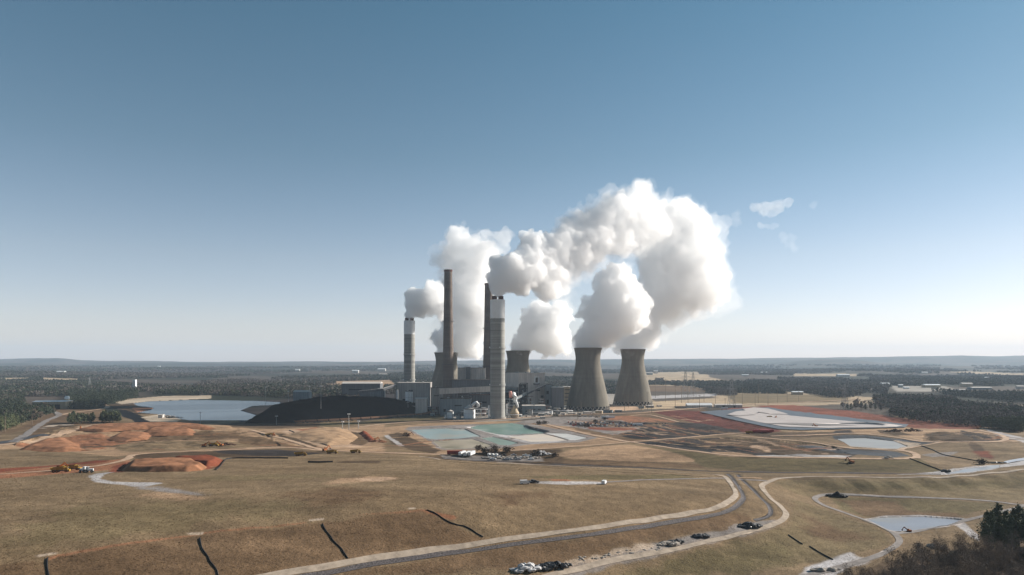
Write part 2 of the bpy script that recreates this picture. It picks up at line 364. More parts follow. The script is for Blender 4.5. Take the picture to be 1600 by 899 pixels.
# ---------------------------------------------------------------- ground cover
GC = dict(grass=(137,116,90), grass2=(129,112,84), olive=(113,100,72), brown=(120,97,74), tan=(178,147,117), pale=(196,176,156), palesoil=(196,165,138),
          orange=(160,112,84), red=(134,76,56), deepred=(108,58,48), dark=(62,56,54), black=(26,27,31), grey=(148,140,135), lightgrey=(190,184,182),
          road=(178,162,145), riprap=(98,92,92), scrub=(96,78,60), asphalt=(74,75,80), liner=(84,88,94), white=(226,214,208), forest=(52,56,44), winter=(92,82,72),
          field=(186,164,136), sand=(196,178,156), concrete=(168,160,150))
GC = {k: lin(v)*.76 for k, v in GC.items()}
# (cover, seen outline, wander of the edge in metres)
COVER = [
 ('tan', [(-100,745),(-100,700),(20,695),(110,668),(160,661),(330,662),(400,672),(600,664),(600,709),(440,700),(200,712)], 4),
 ('grass', [(0,703),(60,700),(130,709),(200,716),(130,722),(0,734),(-80,738),(-80,705)], 3),
 ('orange', [(20,697),(60,690),(95,683),(140,676),(190,680),(200,690),(160,701),(120,706),(70,703)], 5),
 ('orange', [(120,668),(160,662),(240,660.5),(290,662),(330,667),(320,672),(250,671),(180,672)], 4),
 ('tan', [(160,672),(230,676),(300,671),(420,672),(425,680),(350,684),(250,686),(180,690)], 5),
 ('orange', [(165,682),(200,676),(240,678),(225,686),(180,690)], 4),
 ('red', [(255,673),(285,671),(300,674),(290,678),(262,677)], 3),
 ('brown', [(300,674),(370,673),(375,684),(330,687),(250,687),(180,692),(230,681)], 3),
 ('scrub', [(120,700),(160,700),(250,693),(240,688),(180,694)], 3),
 ('grass', [(180,693),(260,688),(420,690),(430,697),(330,702),(240,706),(190,707)], 4),
 ('red', [(-80,737),(0,732.5),(60,729),(110,724),(150,719.5),(190,719.5),(150,723.5),(80,729.5),(0,738),(-80,744)], 1.5),
 ('orange', [(-80,743),(0,738),(60,732),(120,727),(160,722),(200,716),(205,722),(185,733),(120,739),(0,749),(-80,754)], 2),
 ('red', [(170,740),(178,728),(205,721),(262,721),(285,718),(330,717),(347,719),(344,727),(325,734),(290,737),(215,736)], 2),
 ('orange', [(196,734),(206,724),(290,724),(312,729),(318,734),(290,736.5),(230,736.5)], 2),
 ('orange', [(312,727),(340,720),(345,724),(330,731)], 2),
 ('scrub', [(210,709),(330,706),(430,702),(520,706),(480,712),(330,715),(230,718),(208,716)], 3),
 ('dark', [(330,704),(430,702.5),(500,709),(470,713),(400,712),(345,709)], 3),
 ('lightgrey', [(135,745),(150,741),(165,739),(180,738),(165,742),(155,748),(175,753),(250,755),(250,757),(220,762),(190,758),(150,754)], 1.5),
 ('tan', [(215,770),(260,771),(330,776),(320,780),(250,780)], 5), ('grey', [(190,757),(310,768),(330,775),(240,768)], 4),
 ('tan', [(520,749),(600,744),(625,746),(610,751),(545,755),(505,758)], 4), ('palesoil', [(560,748),(600,745.5),(622,748),(600,751),(565,752)], 3),
 ('palesoil', [(440,673),(520,668),(560,672),(585,690),(560,699),(510,700),(450,684)], 3), ('orange', [(458,672),(500,667),(515,671),(490,675)], 3),
 ('brown', [(505,670),(560,676),(580,690),(565,697),(530,690)], 3),
 ('brown', [(372,680),(410,682),(430,690),(480,700),(430,697),(372,692)], 2),
 ('scrub', [(430,677),(445,678),(510,703),(500,704),(440,686)], 1.5),
 ('grass', [(500,665),(560,666),(625,655),(690,650),(700,656),(600,664),(540,670)], 3),
 ('olive', [(440,663),(560,660),(640,650),(690,645),(695,656),(610,660),(500,668)], 3),
 ('dark', [(380,664),(480,661),(640,651),(690,642),(700,640),(700,612),(360,628),(370,655)], 3),
 ('scrub', [(360,660),(500,660),(500,667),(420,670),(360,668)], 3),
 ('tan', [(600,668),(640,664),(700,660),(860,657),(960,684),(985,690),(920,697),(850,702),(780,705),(690,710),(655,700),(600,680)], 3),
 ('scrub', [(602,680),(622,676),(660,692),(690,704),(680,709),(640,703),(610,692)], 2.5),
 ('lightgrey', [(600,681),(606,680),(632,697),(625,698)], 1),
 ('grey', [(632,671),(640,667),(740,663),(820,661),(880,672),(935,684),(905,691),(830,694),(800,699),(760,703),(690,703),(672,690)], 2),
 ('lightgrey', [(726,667),(735,667),(790,680),(880,690),(830,694),(790,684)], 1),
 ('scrub', [(655,715),(700,711),(780,706),(850,703),(880,702),(870,712),(900,722),(1080,734),(900,728),(760,722)], 3),
 ('grey', [(690,712),(780,713),(840,712),(850,720),(760,720),(700,717)], 3),
 ('tan', [(868,711),(890,703),(940,697),(985,695),(1030,702),(1070,713),(1095,722),(1000,722),(900,718)], 3),
 ('brown', [(880,718),(1000,721),(1100,726),(1100,732),(1000,729),(880,723)], 3),
 ('olive', [(990,694),(1060,704),(1130,713),(1250,717.5),(1440,718),(1455,722),(1480,738),(1440,739),(1250,737),(1150,735),(1100,730),(1080,716),(1040,703)], 2),
 ('dark', [(985,692),(1010,690),(1060,686),(1130,684),(1200,690),(1260,694),(1310,702),(1340,710),(1330,715),(1200,713.5),(1130,710),(1060,701)], 2),
 ('scrub', [(1130,684),(1210,688),(1300,700),(1330,712),(1230,713),(1200,706),(1150,696),(1090,690)], 4),
 ('black', [(1040,690),(1100,694),(1160,698),(1192,706),(1180,711),(1130,708),(1060,698),(1000,693)], 2),
 ('tan', [(1110,706),(1150,707),(1180,711),(1150,714),(1120,712)], 3), ('palesoil', [(1180,694),(1200,697),(1210,708),(1190,702),(1170,697)], 2),
 ('lightgrey', [(1180,712),(1230,710),(1330,712),(1320,716),(1190,715)], 2),
 ('brown', [(870,655),(960,650),(1040,640),(1100,640),(1180,676),(1160,678),(985,690),(900,672)], 4),
 ('grey', [(800,660),(870,652),(1000,652),(1000,672),(960,680),(900,668),(860,664)], 4),
 ('dark', [(880,662),(940,657),(1010,660),(1010,668),(900,666)], 3),
 ('orange', [(940,652),(985,650),(1030,655),(1060,660),(1000,660),(950,656)], 3),
 ('red', [(918,667),(940,668),(985,668),(1000,671),(960,674),(920,671)], 2),
 ('deepred', [(1020,644),(1060,641),(1095,643),(1150,656),(1215,671),(1222,675),(1170,678),(1120,669),(1060,655)], 2.5),
 ('dark', [(968,681),(1000,669),(1060,660),(1100,662),(1150,671),(1165,676),(1100,682),(1015,688)], 2),
 ('black', [(968,681),(998,670),(1028,671),(1010,686),(990,686)], 1.5),
 ('red', [(1120,641),(1150,637),(1240,635),(1330,642),(1400,652),(1470,660),(1530,664),(1530,671),(1440,672),(1412,665),(1260,645),(1200,638)], 2.5),
 ('tan', [(1415,668),(1530,672),(1580,685),(1590,700),(1530,692),(1450,692),(1400,680),(1290,678),(1210,681),(1230,675)], 4),
 ('scrub', [(1445,676),(1500,674),(1560,681),(1565,688),(1500,689),(1450,687)], 3),
 ('dark', [(1500,672),(1530,678),(1565,684),(1560,688),(1530,688),(1505,680)], 2), ('scrub', [(1370,672),(1400,673),(1425,680),(1400,681),(1375,677)], 1),
 ('scrub', [(1160,680),(1210,676),(1330,674),(1340,679),(1260,684),(1200,684)], 3),
 ('dark', [(1305,673),(1330,672),(1330,677),(1300,678)], 2),
 ('liner', [(1300,681),(1350,679.5),(1400,686),(1470,690.5),(1460,692),(1420,697),(1395,690),(1350,684),(1305,687)], 1),
 ('liner', [(1240,694),(1300,698),(1400,706),(1420,712),(1400,715),(1330,710),(1260,700)], 1.5),
 ('pale', [(1395,688),(1440,693),(1430,698),(1400,703),(1340,700),(1395,701),(1418,697)], 1.5),
 ('lightgrey', [(1530,668),(1600,684),(1700,700),(1700,710),(1600,692),(1555,680)], 2),
 ('grass', [(1400,704),(1470,694),(1580,690),(1600,702),(1700,718),(1600,730),(1540,735),(1480,741),(1440,718)], 3),
 ('scrub', [(1510,692),(1525,692),(1545,710),(1535,712),(1522,706)], 2), ('red', [(1520,705),(1545,705),(1555,718),(1530,714)], 3),
 ('grey', [(1440,711),(1470,707),(1500,706),(1480,713),(1455,714)], 2),
 ('lightgrey', [(1460,738),(1500,731),(1570,725.5),(1610,716),(1700,700),(1700,716),(1570,730),(1520,739),(1480,742),(1400,742)], 1.5),
 ('grass2', [(1210,752),(1300,748),(1500,746),(1620,737),(1700,740),(1700,780),(1560,783),(1290,771),(1270,778),(1240,770)], 3),
 ('olive', [(1250,756),(1500,752),(1600,750),(1600,762),(1400,766),(1280,764)], 6),
 ('olive', [(1300,776),(1400,779),(1550,786),(1580,790),(1500,806),(1440,806),(1350,807),(1310,795)], 2),
 ('brown', [(1310,780),(1400,783),(1420,800),(1500,803),(1500,810),(1400,808),(1345,805)], 4),
 ('lightgrey', [(1345,811),(1375,806.5),(1440,805),(1510,810),(1478,824),(1440,830),(1390,830)], 1.2),
 ('grass2', [(1240,780),(1290,795),(1385,832),(1390,850),(1300,875),(1200,890),(1000,905),(950,905),(1150,845),(1235,820)], 3),
 ('olive', [(1000,890),(1150,850),(1240,845),(1260,870),(1150,895),(1000,910)], 8),
 ('brown', [(1250,800),(1310,830),(1370,840),(1330,850),(1270,835)], 8),
 ('grey', [(865,899),(880,882),(1000,853),(1080,837),(1120,829),(1150,820),(1185,814),(1215,812),(1210,825),(1150,838),(1060,862),(950,885),(900,905)], 2),
 ('pale', [(862,887),(900,873),(930,866),(1010,850),(1030,852),(1010,858),(960,868),(900,883),(870,893)], 2.5),
 ('lightgrey', [(1250,899),(1262,888),(1310,868),(1335,864),(1345,872),(1375,872),(1340,885),(1290,905)], 2),
 ('white', [(1478,820),(1503,812),(1507,816),(1500,822)], .8), ('lightgrey', [(1495,823),(1507,816),(1530,838),(1528,846),(1515,838)], 1),
 ('lightgrey', [(1438,856),(1460,853),(1500,856),(1500,861),(1470,860),(1445,861)], 1.5),
 ('grass', [(1420,835),(1490,824),(1520,845),(1500,860),(1430,870),(1400,875),(1410,850)], 3),
 ('scrub', [(1330,899),(1400,872),(1500,865),(1560,850),(1600,840),(1800,850),(1800,1100),(1200,1100)], 4),
 ('brown', [(-200,905),(0,882),(100,870),(300,837),(500,817),(665,799),(760,845),(660,858),(430,897),(0,1100),(-200,1100)], 2),
 ('orange', [(540,808),(665,797),(712,808),(705,815),(690,808),(660,799.5),(600,804)], 1.5), ('orange', [(70,871),(300,834.5),(480,815),(480,816.5),(300,836.5),(70,874)], 1.5),
 ('brown', [(760,860),(1040,820),(1150,800),(1180,812),(1150,822),(1000,850),(860,885),(600,905),(480,905)], 4),
 ('lightgrey', [(825,752),(945,753),(945,757),(880,757),(820,755)], 1.5), ('orange', [(860,749),(885,749),(890,752),(862,752)], 2),
 ('pale', [(55,867),(85,863.5),(88,866),(60,870)], .6), ('pale', [(290,832),(318,831),(316,835),(294,835.5)], .6), ('pale', [(482,812),(507,809.5),(506,813),(484,814)], .6), ('pale', [(636,795),(648,793.5),(650,796),(638,797)], .5),
 ('white', [(790,777),(800,776),(800,780),(792,781)], .6), ('brown', [(780,766),(860,768),(820,785),(770,790)], 8),
 ('olive', [(800,745),(900,742),(1060,742),(1100,748),(960,750),(850,748)], 5), ('grass2', [(300,745),(480,740),(560,742),(430,750),(300,752)], 6),
 ('grass2', [(100,790),(400,780),(500,795),(300,820),(120,850),(0,850)], 14), ('brown', [(450,770),(560,760),(620,775),(500,790)], 12),
 ('scrub', [(540,720),(600,720),(590,724),(520,724)], 3),
]
FARCOVER = [
 ('winter', [(560,628),(900,600),(1100,600),(1100,660),(560,660)], 6), ('concrete', [(600,645),(760,660),(990,640),(1010,615),(860,610),(600,605)], 6),
 ('dark', [(600,645),(700,650),(700,615),(600,610)], 6),
 ('palesoil', [(940,632),(990,632),(1000,640),(960,643),(930,640)], 4),
 ('field', [(1000,582),(1100,580),(1110,590),(1220,612),(1380,622),(1360,632),(1150,636),(1000,640)], 6),
 ('brown', [(1010,602),(1080,604),(1120,612),(1010,614)], 8), ('winter', [(1010,612),(1100,612),(1120,622),(1020,628)], 8), ('grass2', [(1130,614),(1320,618),(1330,628),(1150,631)], 10),
 ('lightgrey', [(1010,619),(1120,615),(1120,619),(1010,624)], 4),
 ('field', [(1000,583),(1092,581),(1098,592),(1060,598),(1005,592)], 8), ('red', [(1180,634),(1240,633),(1300,640),(1200,638)], 3),
 ('winter', [(1290,632),(1390,632),(1395,652),(1330,645)], 4), ('brown', [(0,676),(30,668),(60,655),(85,640),(110,640),(165,640),(160,665),(100,668),(30,688),(0,696)], 3),
 ('grass', [(0,680),(40,672),(75,655),(60,668),(30,684),(0,692)], 2), ('scrub', [(168,632),(240,632),(245,642),(215,648),(185,640)], 3), ('orange', [(205,636),(245,637),(215,645)], 2),
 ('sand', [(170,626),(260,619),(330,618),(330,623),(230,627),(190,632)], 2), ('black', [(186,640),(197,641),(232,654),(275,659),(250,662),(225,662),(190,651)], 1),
 ('sand', [(220,652),(248,648),(283,655),(275,660),(235,659)], 2), ('sand', [(375,641),(396,634),(420,634),(400,648)], 1.5), ('tan', [(330,600),(520,600),(600,600),(600,612),(520,608)], 6),
 ('field', [(0,591),(45,590),(45,594),(0,595)], 10), ('field', [(62,590),(125,592),(122,597),(70,596)], 10), ('sand', [(148,605),(210,605),(300,606),(300,609),(160,610)], 6),
 ('tan', [(520,596),(610,594),(620,604),(540,606)], 6), ('field', [(1240,584),(1340,584),(1340,588),(1240,588)], 15), ('field', [(1480,581),(1530,581),(1600,584),(1600,588),(1530,586)], 15),
 ('sand', [(1500,612),(1600,614),(1600,618),(1495,616)], 6), ('sand', [(1545,632),(1600,633),(1600,641),(1560,640)], 4), ('concrete', [(1390,603),(1480,604),(1500,612),(1400,612)], 8),
 ('sand', [(1280,613),(1330,611),(1330,615),(1280,617)], 4),
]
NOTREE = [p for c, p, w_ in FARCOVER]

# terrain sheet: cells grow with distance so that the ground keeps the same detail to the horizon
rows = [-300, -150, 0, 60, 100, 130, 150, 165]
y = 175.0
while y < 22000: rows.append(y); y += max(.7, min(220, y*y/(H*F)*.62 + .0))
rows = np.array(rows); NC = 1750
tt = np.linspace(-1.0, 1.0, NC)
Yg = np.repeat(rows[:,None], NC, 1); Xg = tt[None,:]*np.maximum(Yg, 260)
x = Xg.ravel(); y = Yg.ravel(); print('terrain', len(x))
z = hgt(x, y)
V = np.stack([x, y, z], 1)
col = np.empty((len(x), 3)); col[:] = GC['grass']
far = y > 1200; fn = fbm(x/420, y/420, 3)
col[far] = GC['forest']*.9 + (GC['winter']-GC['forest'])*np.clip((fn[far]-.42)*5, 0, 1)[:,None]
def paint(lst, x, y, col):
    nx1, ny1 = fbm(x/9, y/9, 3)-.5, fbm(x/9+50, y/9+70, 3)-.5
    fx_, fy_ = rng.random(len(x))-.5, rng.random(len(x))-.5
    for c, L, wv in lst:
        P = wpoly(L); m = wv*1.6+2
        i = np.where((x > P[:,0].min()-m) & (x < P[:,0].max()+m) & (y > P[:,1].min()-m) & (y < P[:,1].max()+m))[0]
        if len(i):
            k = np.zeros(len(i)); s_ = wv*.45
            for ox, oy in ((0,0), (1,.6), (-1,-.6), (.6,-1), (-.6,1)):
                k += inpoly(x[i]+nx1[i]*wv*2.2+ox*s_, y[i]+ny1[i]*wv*2.2+oy*s_, P)/5.
            col[i] += (GC[c]-col[i])*k[:,None]
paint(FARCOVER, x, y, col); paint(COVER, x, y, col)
STROKE = [[(20,700),(110,669),(330,663),(700,660),(900,662),(985,690),(900,700),(640,708),(440,700),(200,710)], [(990,690),(1150,680),(1300,690),(1340,712),(1130,709)], [(1430,676),(1560,676),(1570,688),(1450,690)], [(870,655),(1060,650),(1150,676),(1000,684),(900,668)]]
rs = np.random.default_rng(77)
for si, (L, cnt) in enumerate(zip(STROKE, (110, 40, 24, 60))):       # tracks, scrapes and small banks on the working ground
    A = np.array(L, float)
    for _ in range(cnt):
        for _t in range(50):
            u0, v0 = rs.uniform(A[:,0].min(), A[:,0].max()), rs.uniform(A[:,1].min(), A[:,1].max())
            if inpoly(np.array([u0]), np.array([v0]), A)[0]: break
        ln = rs.uniform(25, 110); sl_ = rs.normal()*.05 + (.12 if si else -.02)*(rs.random() < .5)
        P = wline([(u0+ln*f, v0+ln*f*sl_+rs.normal()*.6) for f in (0,.33,.66,1)]); wv = rs.uniform(.7, 2.6)
        d = seg_dist(x, y, P) + (fbm(x/5+_, y/5, 2)-.5)*1.8; q = np.clip(1-(d-wv)/1.0, 0, 1)[:,None]*rs.uniform(.35,.85)
        c = GC[('palesoil','dark','tan','scrub','orange','brown','scrub')[rs.integers(7)]]; col = col + (c-col)*q
for n, P, wd, k, dp in RW:                                          # worn shoulders of the roads
    if dp: continue
    d = seg_dist(x, y, P) + (fbm(x/5, y/5, 2)-.5)*1.6; q = np.clip(1-(d-wd*.5)/1.6, 0, 1)[:,None]*.22
    col = col + (GC['tan']*.8-col)*q
# land itself: patches of thin growth and bare soil
pn = fbm(x/70+5, y/24, 4); pn2 = fbm(x/9, y/5+31, 4); pn3 = fbm(x/2.2+9, y/1.6, 3)
k = np.clip((pn-.5)*1.5, -.4, .4)[:,None]; near = (y < 1150)[:,None]
mow = np.sin((x*.42-y*.9+14*fbm(x/60,y/60,2))*1.35)*.035*np.clip((560-y)/120,0,1)
pn2 = pn2 + mow
col = np.where(near, col*(1+k*np.array([.35,.38,.42])) * (1+((pn2-.5)*.5)[:,None]) * (1+((pn3-.5)*.22)[:,None]), col*(1+k*.5))
midz = ((y > 480) & (y < 1150))[:,None]; tr_ = np.clip((np.abs(fbm(x/55+3, y/16+8, 4)-.5)*9), 0, 1)[:,None]     # ruts and scrapes on the working ground
col = np.where(midz, col*(.72+.28*tr_), col)
nr = len(rows); ii = np.arange(nr*NC).reshape(nr, NC)
FC = np.stack([ii[:-1,:-1], ii[:-1,1:], ii[1:,1:], ii[1:,:-1]], -1).reshape(-1, 4)
me = np_mesh('ground', V, FC, 4); colour_attr(me, np.clip(col, .004, .9))
m = mat_attr('land', rough=.95, spec=.08)
t = m.node_tree; b = t.nodes['Principled BSDF']
for nd in list(t.nodes):
    if nd.bl_idname in ('ShaderNodeTexNoise','ShaderNodeMapping','ShaderNodeMapRange','ShaderNodeMix','ShaderNodeTexCoord'): t.nodes.remove(nd)
geo = t.nodes.new('ShaderNodeNewGeometry'); at_ = [n for n in t.nodes if n.bl_idname == 'ShaderNodeAttribute'][0]
prev = at_.outputs['Color']; hsum = None
for sc_, amt, st in ((.9, .26, (1,1,1)), (.25, .20, (1,.6,1)), (.05, .20, (.45,1.3,1)), (.012, .14, (1,1,1))):
    mp = t.nodes.new('ShaderNodeMapping'); mp.inputs['Scale'].default_value = st; mp.inputs['Rotation'].default_value = (0, 0, .12)
    n = t.nodes.new('ShaderNodeTexNoise'); n.inputs['Scale'].default_value = sc_; n.inputs['Detail'].default_value = 5; n.inputs['Roughness'].default_value = .7
    t.links.new(geo.outputs['Position'], mp.inputs[0]); t.links.new(mp.outputs[0], n.inputs['Vector'])
    r = t.nodes.new('ShaderNodeMapRange'); r.inputs[1].default_value = .3; r.inputs[2].default_value = .7; r.inputs[3].default_value = 1-amt; r.inputs[4].default_value = 1+amt
    t.links.new(n.outputs['Fac'], r.inputs[0])
    mx = t.nodes.new('ShaderNodeMix'); mx.data_type = 'RGBA'; mx.blend_type = 'MULTIPLY'; mx.inputs[0].default_value = 1
    t.links.new(prev, mx.inputs[6]); t.links.new(r.outputs[0], mx.inputs[7]); prev = mx.outputs[2]
    if hsum is None: hsum = n
t.links.new(prev, b.inputs['Base Color'])
bp = t.nodes.new('ShaderNodeBump'); bp.inputs['Strength'].default_value = .6; bp.inputs['Distance'].default_value = .6
t.links.new(hsum.outputs['Fac'], bp.inputs['Height']); t.links.new(bp.outputs[0], b.inputs['Normal'])
ground = link('ground', me, m, smooth=True); tag(ground, kind='structure')

# ---------------------------------------------------------------- roads, ditches
RM = {k: mat('surface_'+k, GC[k], .9, .15, noise=.42, nscale=.25) for k in ('road','tan','grey','palesoil','pale','asphalt','riprap','dark')}
RM['riprap'] = mat('rock_lining', GC['riprap'], .85, .2, noise=.75, nscale=1.3, bump=.6)
def off(y): return .10 + y*y*2.2e-7*1.2 + y*2e-4
for n, P, wd, k, dp in RW:
    T = np.gradient(P, axis=0); T /= np.linalg.norm(T, axis=1)[:,None]+1e-9; N = np.stack([-T[:,1], T[:,0]], 1)
    nc = 7; V = []
    s = np.arange(len(P))
    for j in range(nc):
        f = (j/(nc-1)-.5); jit = (vnoise(s*.35+j*9, s*0+f*3)-.5)*.30*wd*(abs(f) > .3)
        q = P + N*(f*wd + jit)[:,None] if not np.isscalar(jit) else P + N*(f*wd)
        zz = hgt(q[:,0], q[:,1]) + off(q[:,1]); V.append(np.stack([q[:,0], q[:,1], zz], 1))
    V = np.stack(V, 1).reshape(-1, 3); ii = np.arange(len(P)*nc).reshape(-1, nc)
    FC = np.stack([ii[:-1,:-1], ii[:-1,1:], ii[1:,1:], ii[1:,:-1]], -1).reshape(-1, 4)[:, ::-1]
    o = link(n, np_mesh(n, V, FC, 4), RM[k], smooth=True); tag(o, kind='structure')

# ---------------------------------------------------------------- water
def water_mat(name, c, rough=.12, deposit=None, spec=.5):
    m = mat(name, lin(c)*.80, rough, spec, noise=.18, nscale=.02, stretch=(1, 3, 1)); t = m.node_tree; b = t.nodes['Principled BSDF']
    b.inputs['IOR'].default_value = 1.33
    n = t.nodes.new('ShaderNodeTexNoise'); n.inputs['Scale'].default_value = .6; n.inputs['Detail'].default_value = 3
    tc = t.nodes.new('ShaderNodeTexCoord'); t.links.new(tc.outputs['Object'], n.inputs['Vector'])
    bp = t.nodes.new('ShaderNodeBump'); bp.inputs['Strength'].default_value = .25; bp.inputs['Distance'].default_value = .08
    t.links.new(n.outputs['Fac'], bp.inputs['Height']); t.links.new(bp.outputs[0], b.inputs['Normal'])
    if deposit is not None:
        n2 = t.nodes.new('ShaderNodeTexNoise'); n2.inputs['Scale'].default_value = .03; n2.inputs['Detail'].default_value = 4
        t.links.new(tc.outputs['Object'], n2.inputs['Vector'])
        r = t.nodes.new('ShaderNodeMapRange'); r.inputs[1].default_value = .48; r.inputs[2].default_value = .66; t.links.new(n2.outputs['Fac'], r.inputs[0])
        mx = t.nodes.new('ShaderNodeMix'); mx.data_type = 'RGBA'; old = b.inputs['Base Color'].links[0].from_socket
        t.links.new(r.outputs[0], mx.inputs[0]); t.links.new(old, mx.inputs[6]); mx.inputs[7].default_value = (*(lin(deposit)*.66), 1); t.links.new(mx.outputs[2], b.inputs['Base Color'])
    return m
WM = {'reservoir': ((74,84,92), None, .22), 'blue_pond': ((148,168,168), (184,184,174), .35), 'green_pond': ((112,142,130), (166,180,168), .35), 'beige_pond': ((172,158,134), (140,130,100), .35),
      'teal_pond': ((136,156,144), None, .35), 'white_pond': ((214,200,184), (226,216,206), .6), 'pale_pond': ((206,204,200), (160,172,170), .5), 'grey_pond': ((172,168,162), (190,182,172), .35),
      'catch_pond': ((150,152,160), (178,172,164), .3), 'channel_pool': ((158,160,166), (190,186,182), .3), 'ditch_pool': ((190,190,196), None, .3)}
for k, P in WP.items():
    me = bpy.data.meshes.new(k); me.from_pydata([(a, b_, WZ[k]) for a, b_ in P], [], [tuple(range(len(P)))]); me.update()
    if me.polygons[0].normal.z < 0: me.flip_normals()
    c, d, rr = WM[k]; o = link(k, me, water_mat(k+'_water', c, rr, d)); tag(o, kind='structure')

# lined cell with white residue on the right: raised rim, grey liner slopes, white floor
def sheet(name, L, m, dz=.3, wob=0, kind='structure', step=8):
    P = wpoly(L, step); c = P.mean(0); nrg = 8; V = []
    for j in range(nrg+1):
        f = j/nrg; Q = c + (P-c)*f; V.append(np.stack([Q[:,0], Q[:,1], hgt(Q[:,0], Q[:,1]) + dz + off(Q[:,1])], 1))
    V = np.concatenate(V); n = len(P); fs = []
    for j in range(nrg):
        for i in range(n): fs.append((j*n+i, j*n+(i+1)%n, (j+1)*n+(i+1)%n, (j+1)*n+i))
    me = np_mesh(name, V, fs, 4); o = link(name, me, m); 
    nz = sum(p.normal.z for p in me.polygons)
    if nz < 0: me.flip_normals()
    return tag(o, kind=kind)
M_liner = mat('liner', GC['liner'], .5, .4, noise=.15, nscale=.05, stretch=(8,1,1)); M_white = mat('white_residue', lin((206,196,192))*.62, .9, noise=.12, nscale=.06, stretch=(1,3,1))
sheet('lined_basin', [(1093,644.5),(1150,640),(1200,637.5),(1258,645),(1420,664),(1414,669),(1250,673),(1215,671.5),(1150,658)], M_liner, .4)
sheet('residue_flat', [(1140,650.5),(1165,645),(1200,643),(1235,651),(1330,660),(1411,666),(1400,669),(1300,670.5),(1225,668.5),(1180,660)], M_white, .9)
sheet('residue_heap', [(1136,650),(1150,645),(1165,643.5),(1160,641),(1178,638.8),(1200,640),(1215,644),(1232,649.5),(1205,649),(1188,646),(1178,650),(1155,652)], M_white, 1.7)
sheet('pad_track', [(1190,664),(1240,662.8),(1300,665),(1345,667.2),(1290,666.2),(1235,664.6)], mat('pad_grey', lin((150,143,140))*.62, .9), 1.6)

# dry grass tufts on the near slopes
g = np.random.default_rng(44); n = 150000
yy = 1/g.uniform(1/560, 1/205, n); xx = g.uniform(-.82, .82, n)*yy
w_ = (xx*.3+800 > 0)
P2 = np.stack([xx, yy, hgt(xx, yy)], 1)
offr = np.ones(n, bool)
for nm, P, wd, k, dp in RW: offr &= seg_dist(xx, yy, P) > wd*.5+.4
for k, P in WP.items():
    if P[:,1].min() < 560: offr &= ~inpoly(xx, yy, P)
for L in ([(870,899),(890,885),(1000,860),(1080,845),(1120,838),(1150,829),(1215,818),(1210,825),(1150,838),(1060,862),(950,885),(900,905)], [(1345,811),(1375,806.5),(1510,810),(1478,824),(1440,830),(1390,830)]): offr &= ~inpoly(xx, yy, wpoly(L))
P2 = P2[offr]; n = len(P2); a = g.random(n)*np.pi; s_ = g.uniform(.10, .34, n)*(1+fbm(P2[:,0]/6, P2[:,1]/6, 3)); h_ = g.uniform(.04, .13, n)
dx, dy = np.cos(a)*s_, np.sin(a)*s_; z0 = P2[:,2]-.03
V = np.stack([np.stack([P2[:,0]-dx, P2[:,1]-dy, z0], 1), np.stack([P2[:,0]+dx, P2[:,1]+dy, z0], 1), np.stack([P2[:,0]+dx*.6+dy*.4, P2[:,1]+dy*.6-dx*.4, z0+h_], 1), np.stack([P2[:,0]-dx*.7+dy*.4, P2[:,1]-dy*.7-dx*.4, z0+h_*.8], 1)], 1).reshape(-1, 3)
me = np_mesh('grass', V, np.arange(n*4).reshape(-1,4), 4); c3 = GC['grass'][None]*.5+GC['brown'][None]*.5; c3 = c3*g.uniform(.8, 1.35, (n,1)); colour_attr(me, np.repeat(c3, 4, 0))
tag(link('grass', me, mat_attr('dry_grass', .95, .05, noise=.1)), 'short dry brown grass on the near slopes', None, None, 'stuff')

# ---------------------------------------------------------------- steam
def ico(sub):
    import bmesh
    bm = bmesh.new(); bmesh.ops.create_icosphere(bm, subdivisions=sub, radius=1); bm.verts.ensure_lookup_table()
    v = np.array([q.co[:] for q in bm.verts]); f = np.array([[q.index for q in p.verts] for p in bm.faces]); bm.free(); return v, f
ICO = {1: ico(1), 2: ico(2)}
def rdir(): 
    v = Vector((random.gauss(0,1), random.gauss(0,1), random.gauss(0,1))); return v.normalized()
def lobes(S, shrink=.98, kids=14, k2=4, sq=.9):
    out = []
    for (u, v, r, y) in S:
        c = P3(u, v, y); rr = r/F*y*1.08; out.append((c, rr*shrink))
        for i in range(kids):
            d = rdir(); r2 = rr*random.uniform(.24, .46); c2 = c + d*rr*random.uniform(.62, .84)*sq/.9; out.append((c2, r2))
            for k in range(k2):
                e = (d*.8 + rdir()).normalized(); out.append((c2+e*r2*.85, r2*random.uniform(.3, .5)))
    return out
def union_mesh(name, L, vox, lod=2):
    Vs, Fs = [], []; b = 0
    for c, r in L:
        v, f = ICO[2 if r > 8 and lod == 2 else 1]; Vs.append(v*r + np.array(c)); Fs.append(f+b); b += len(v)
    me = np_mesh(name, np.concatenate(Vs), np.concatenate(Fs), 3)
    o = bpy.data.objects.new(name, me); COL.objects.link(o)
    mo = o.modifiers.new('r', 'REMESH'); mo.mode = 'VOXEL'; mo.voxel_size = vox
    dg = bpy.context.evaluated_depsgraph_get(); me2 = bpy.data.meshes.new_from_object(o.evaluated_get(dg))
    COL.objects.unlink(o); bpy.data.objects.remove(o); bpy.data.meshes.remove(me); me2.name = name; me2.materials.clear(); return me2
def noise3(P, s, off=0):
    from mathutils import noise
    return np.array([noise.fractal(Vector(p)*s + Vector((off, off*2, -off)), .6, 2.1, 4, noise_basis='PERLIN_ORIGINAL') for p in P])
def billow(P, s, off=0):
    from mathutils import noise
    v = Vector((off, off*2, -off)); return np.array([noise.cell_vector and noise.voronoi(Vector(p)*s + v)[0][0] for p in P])
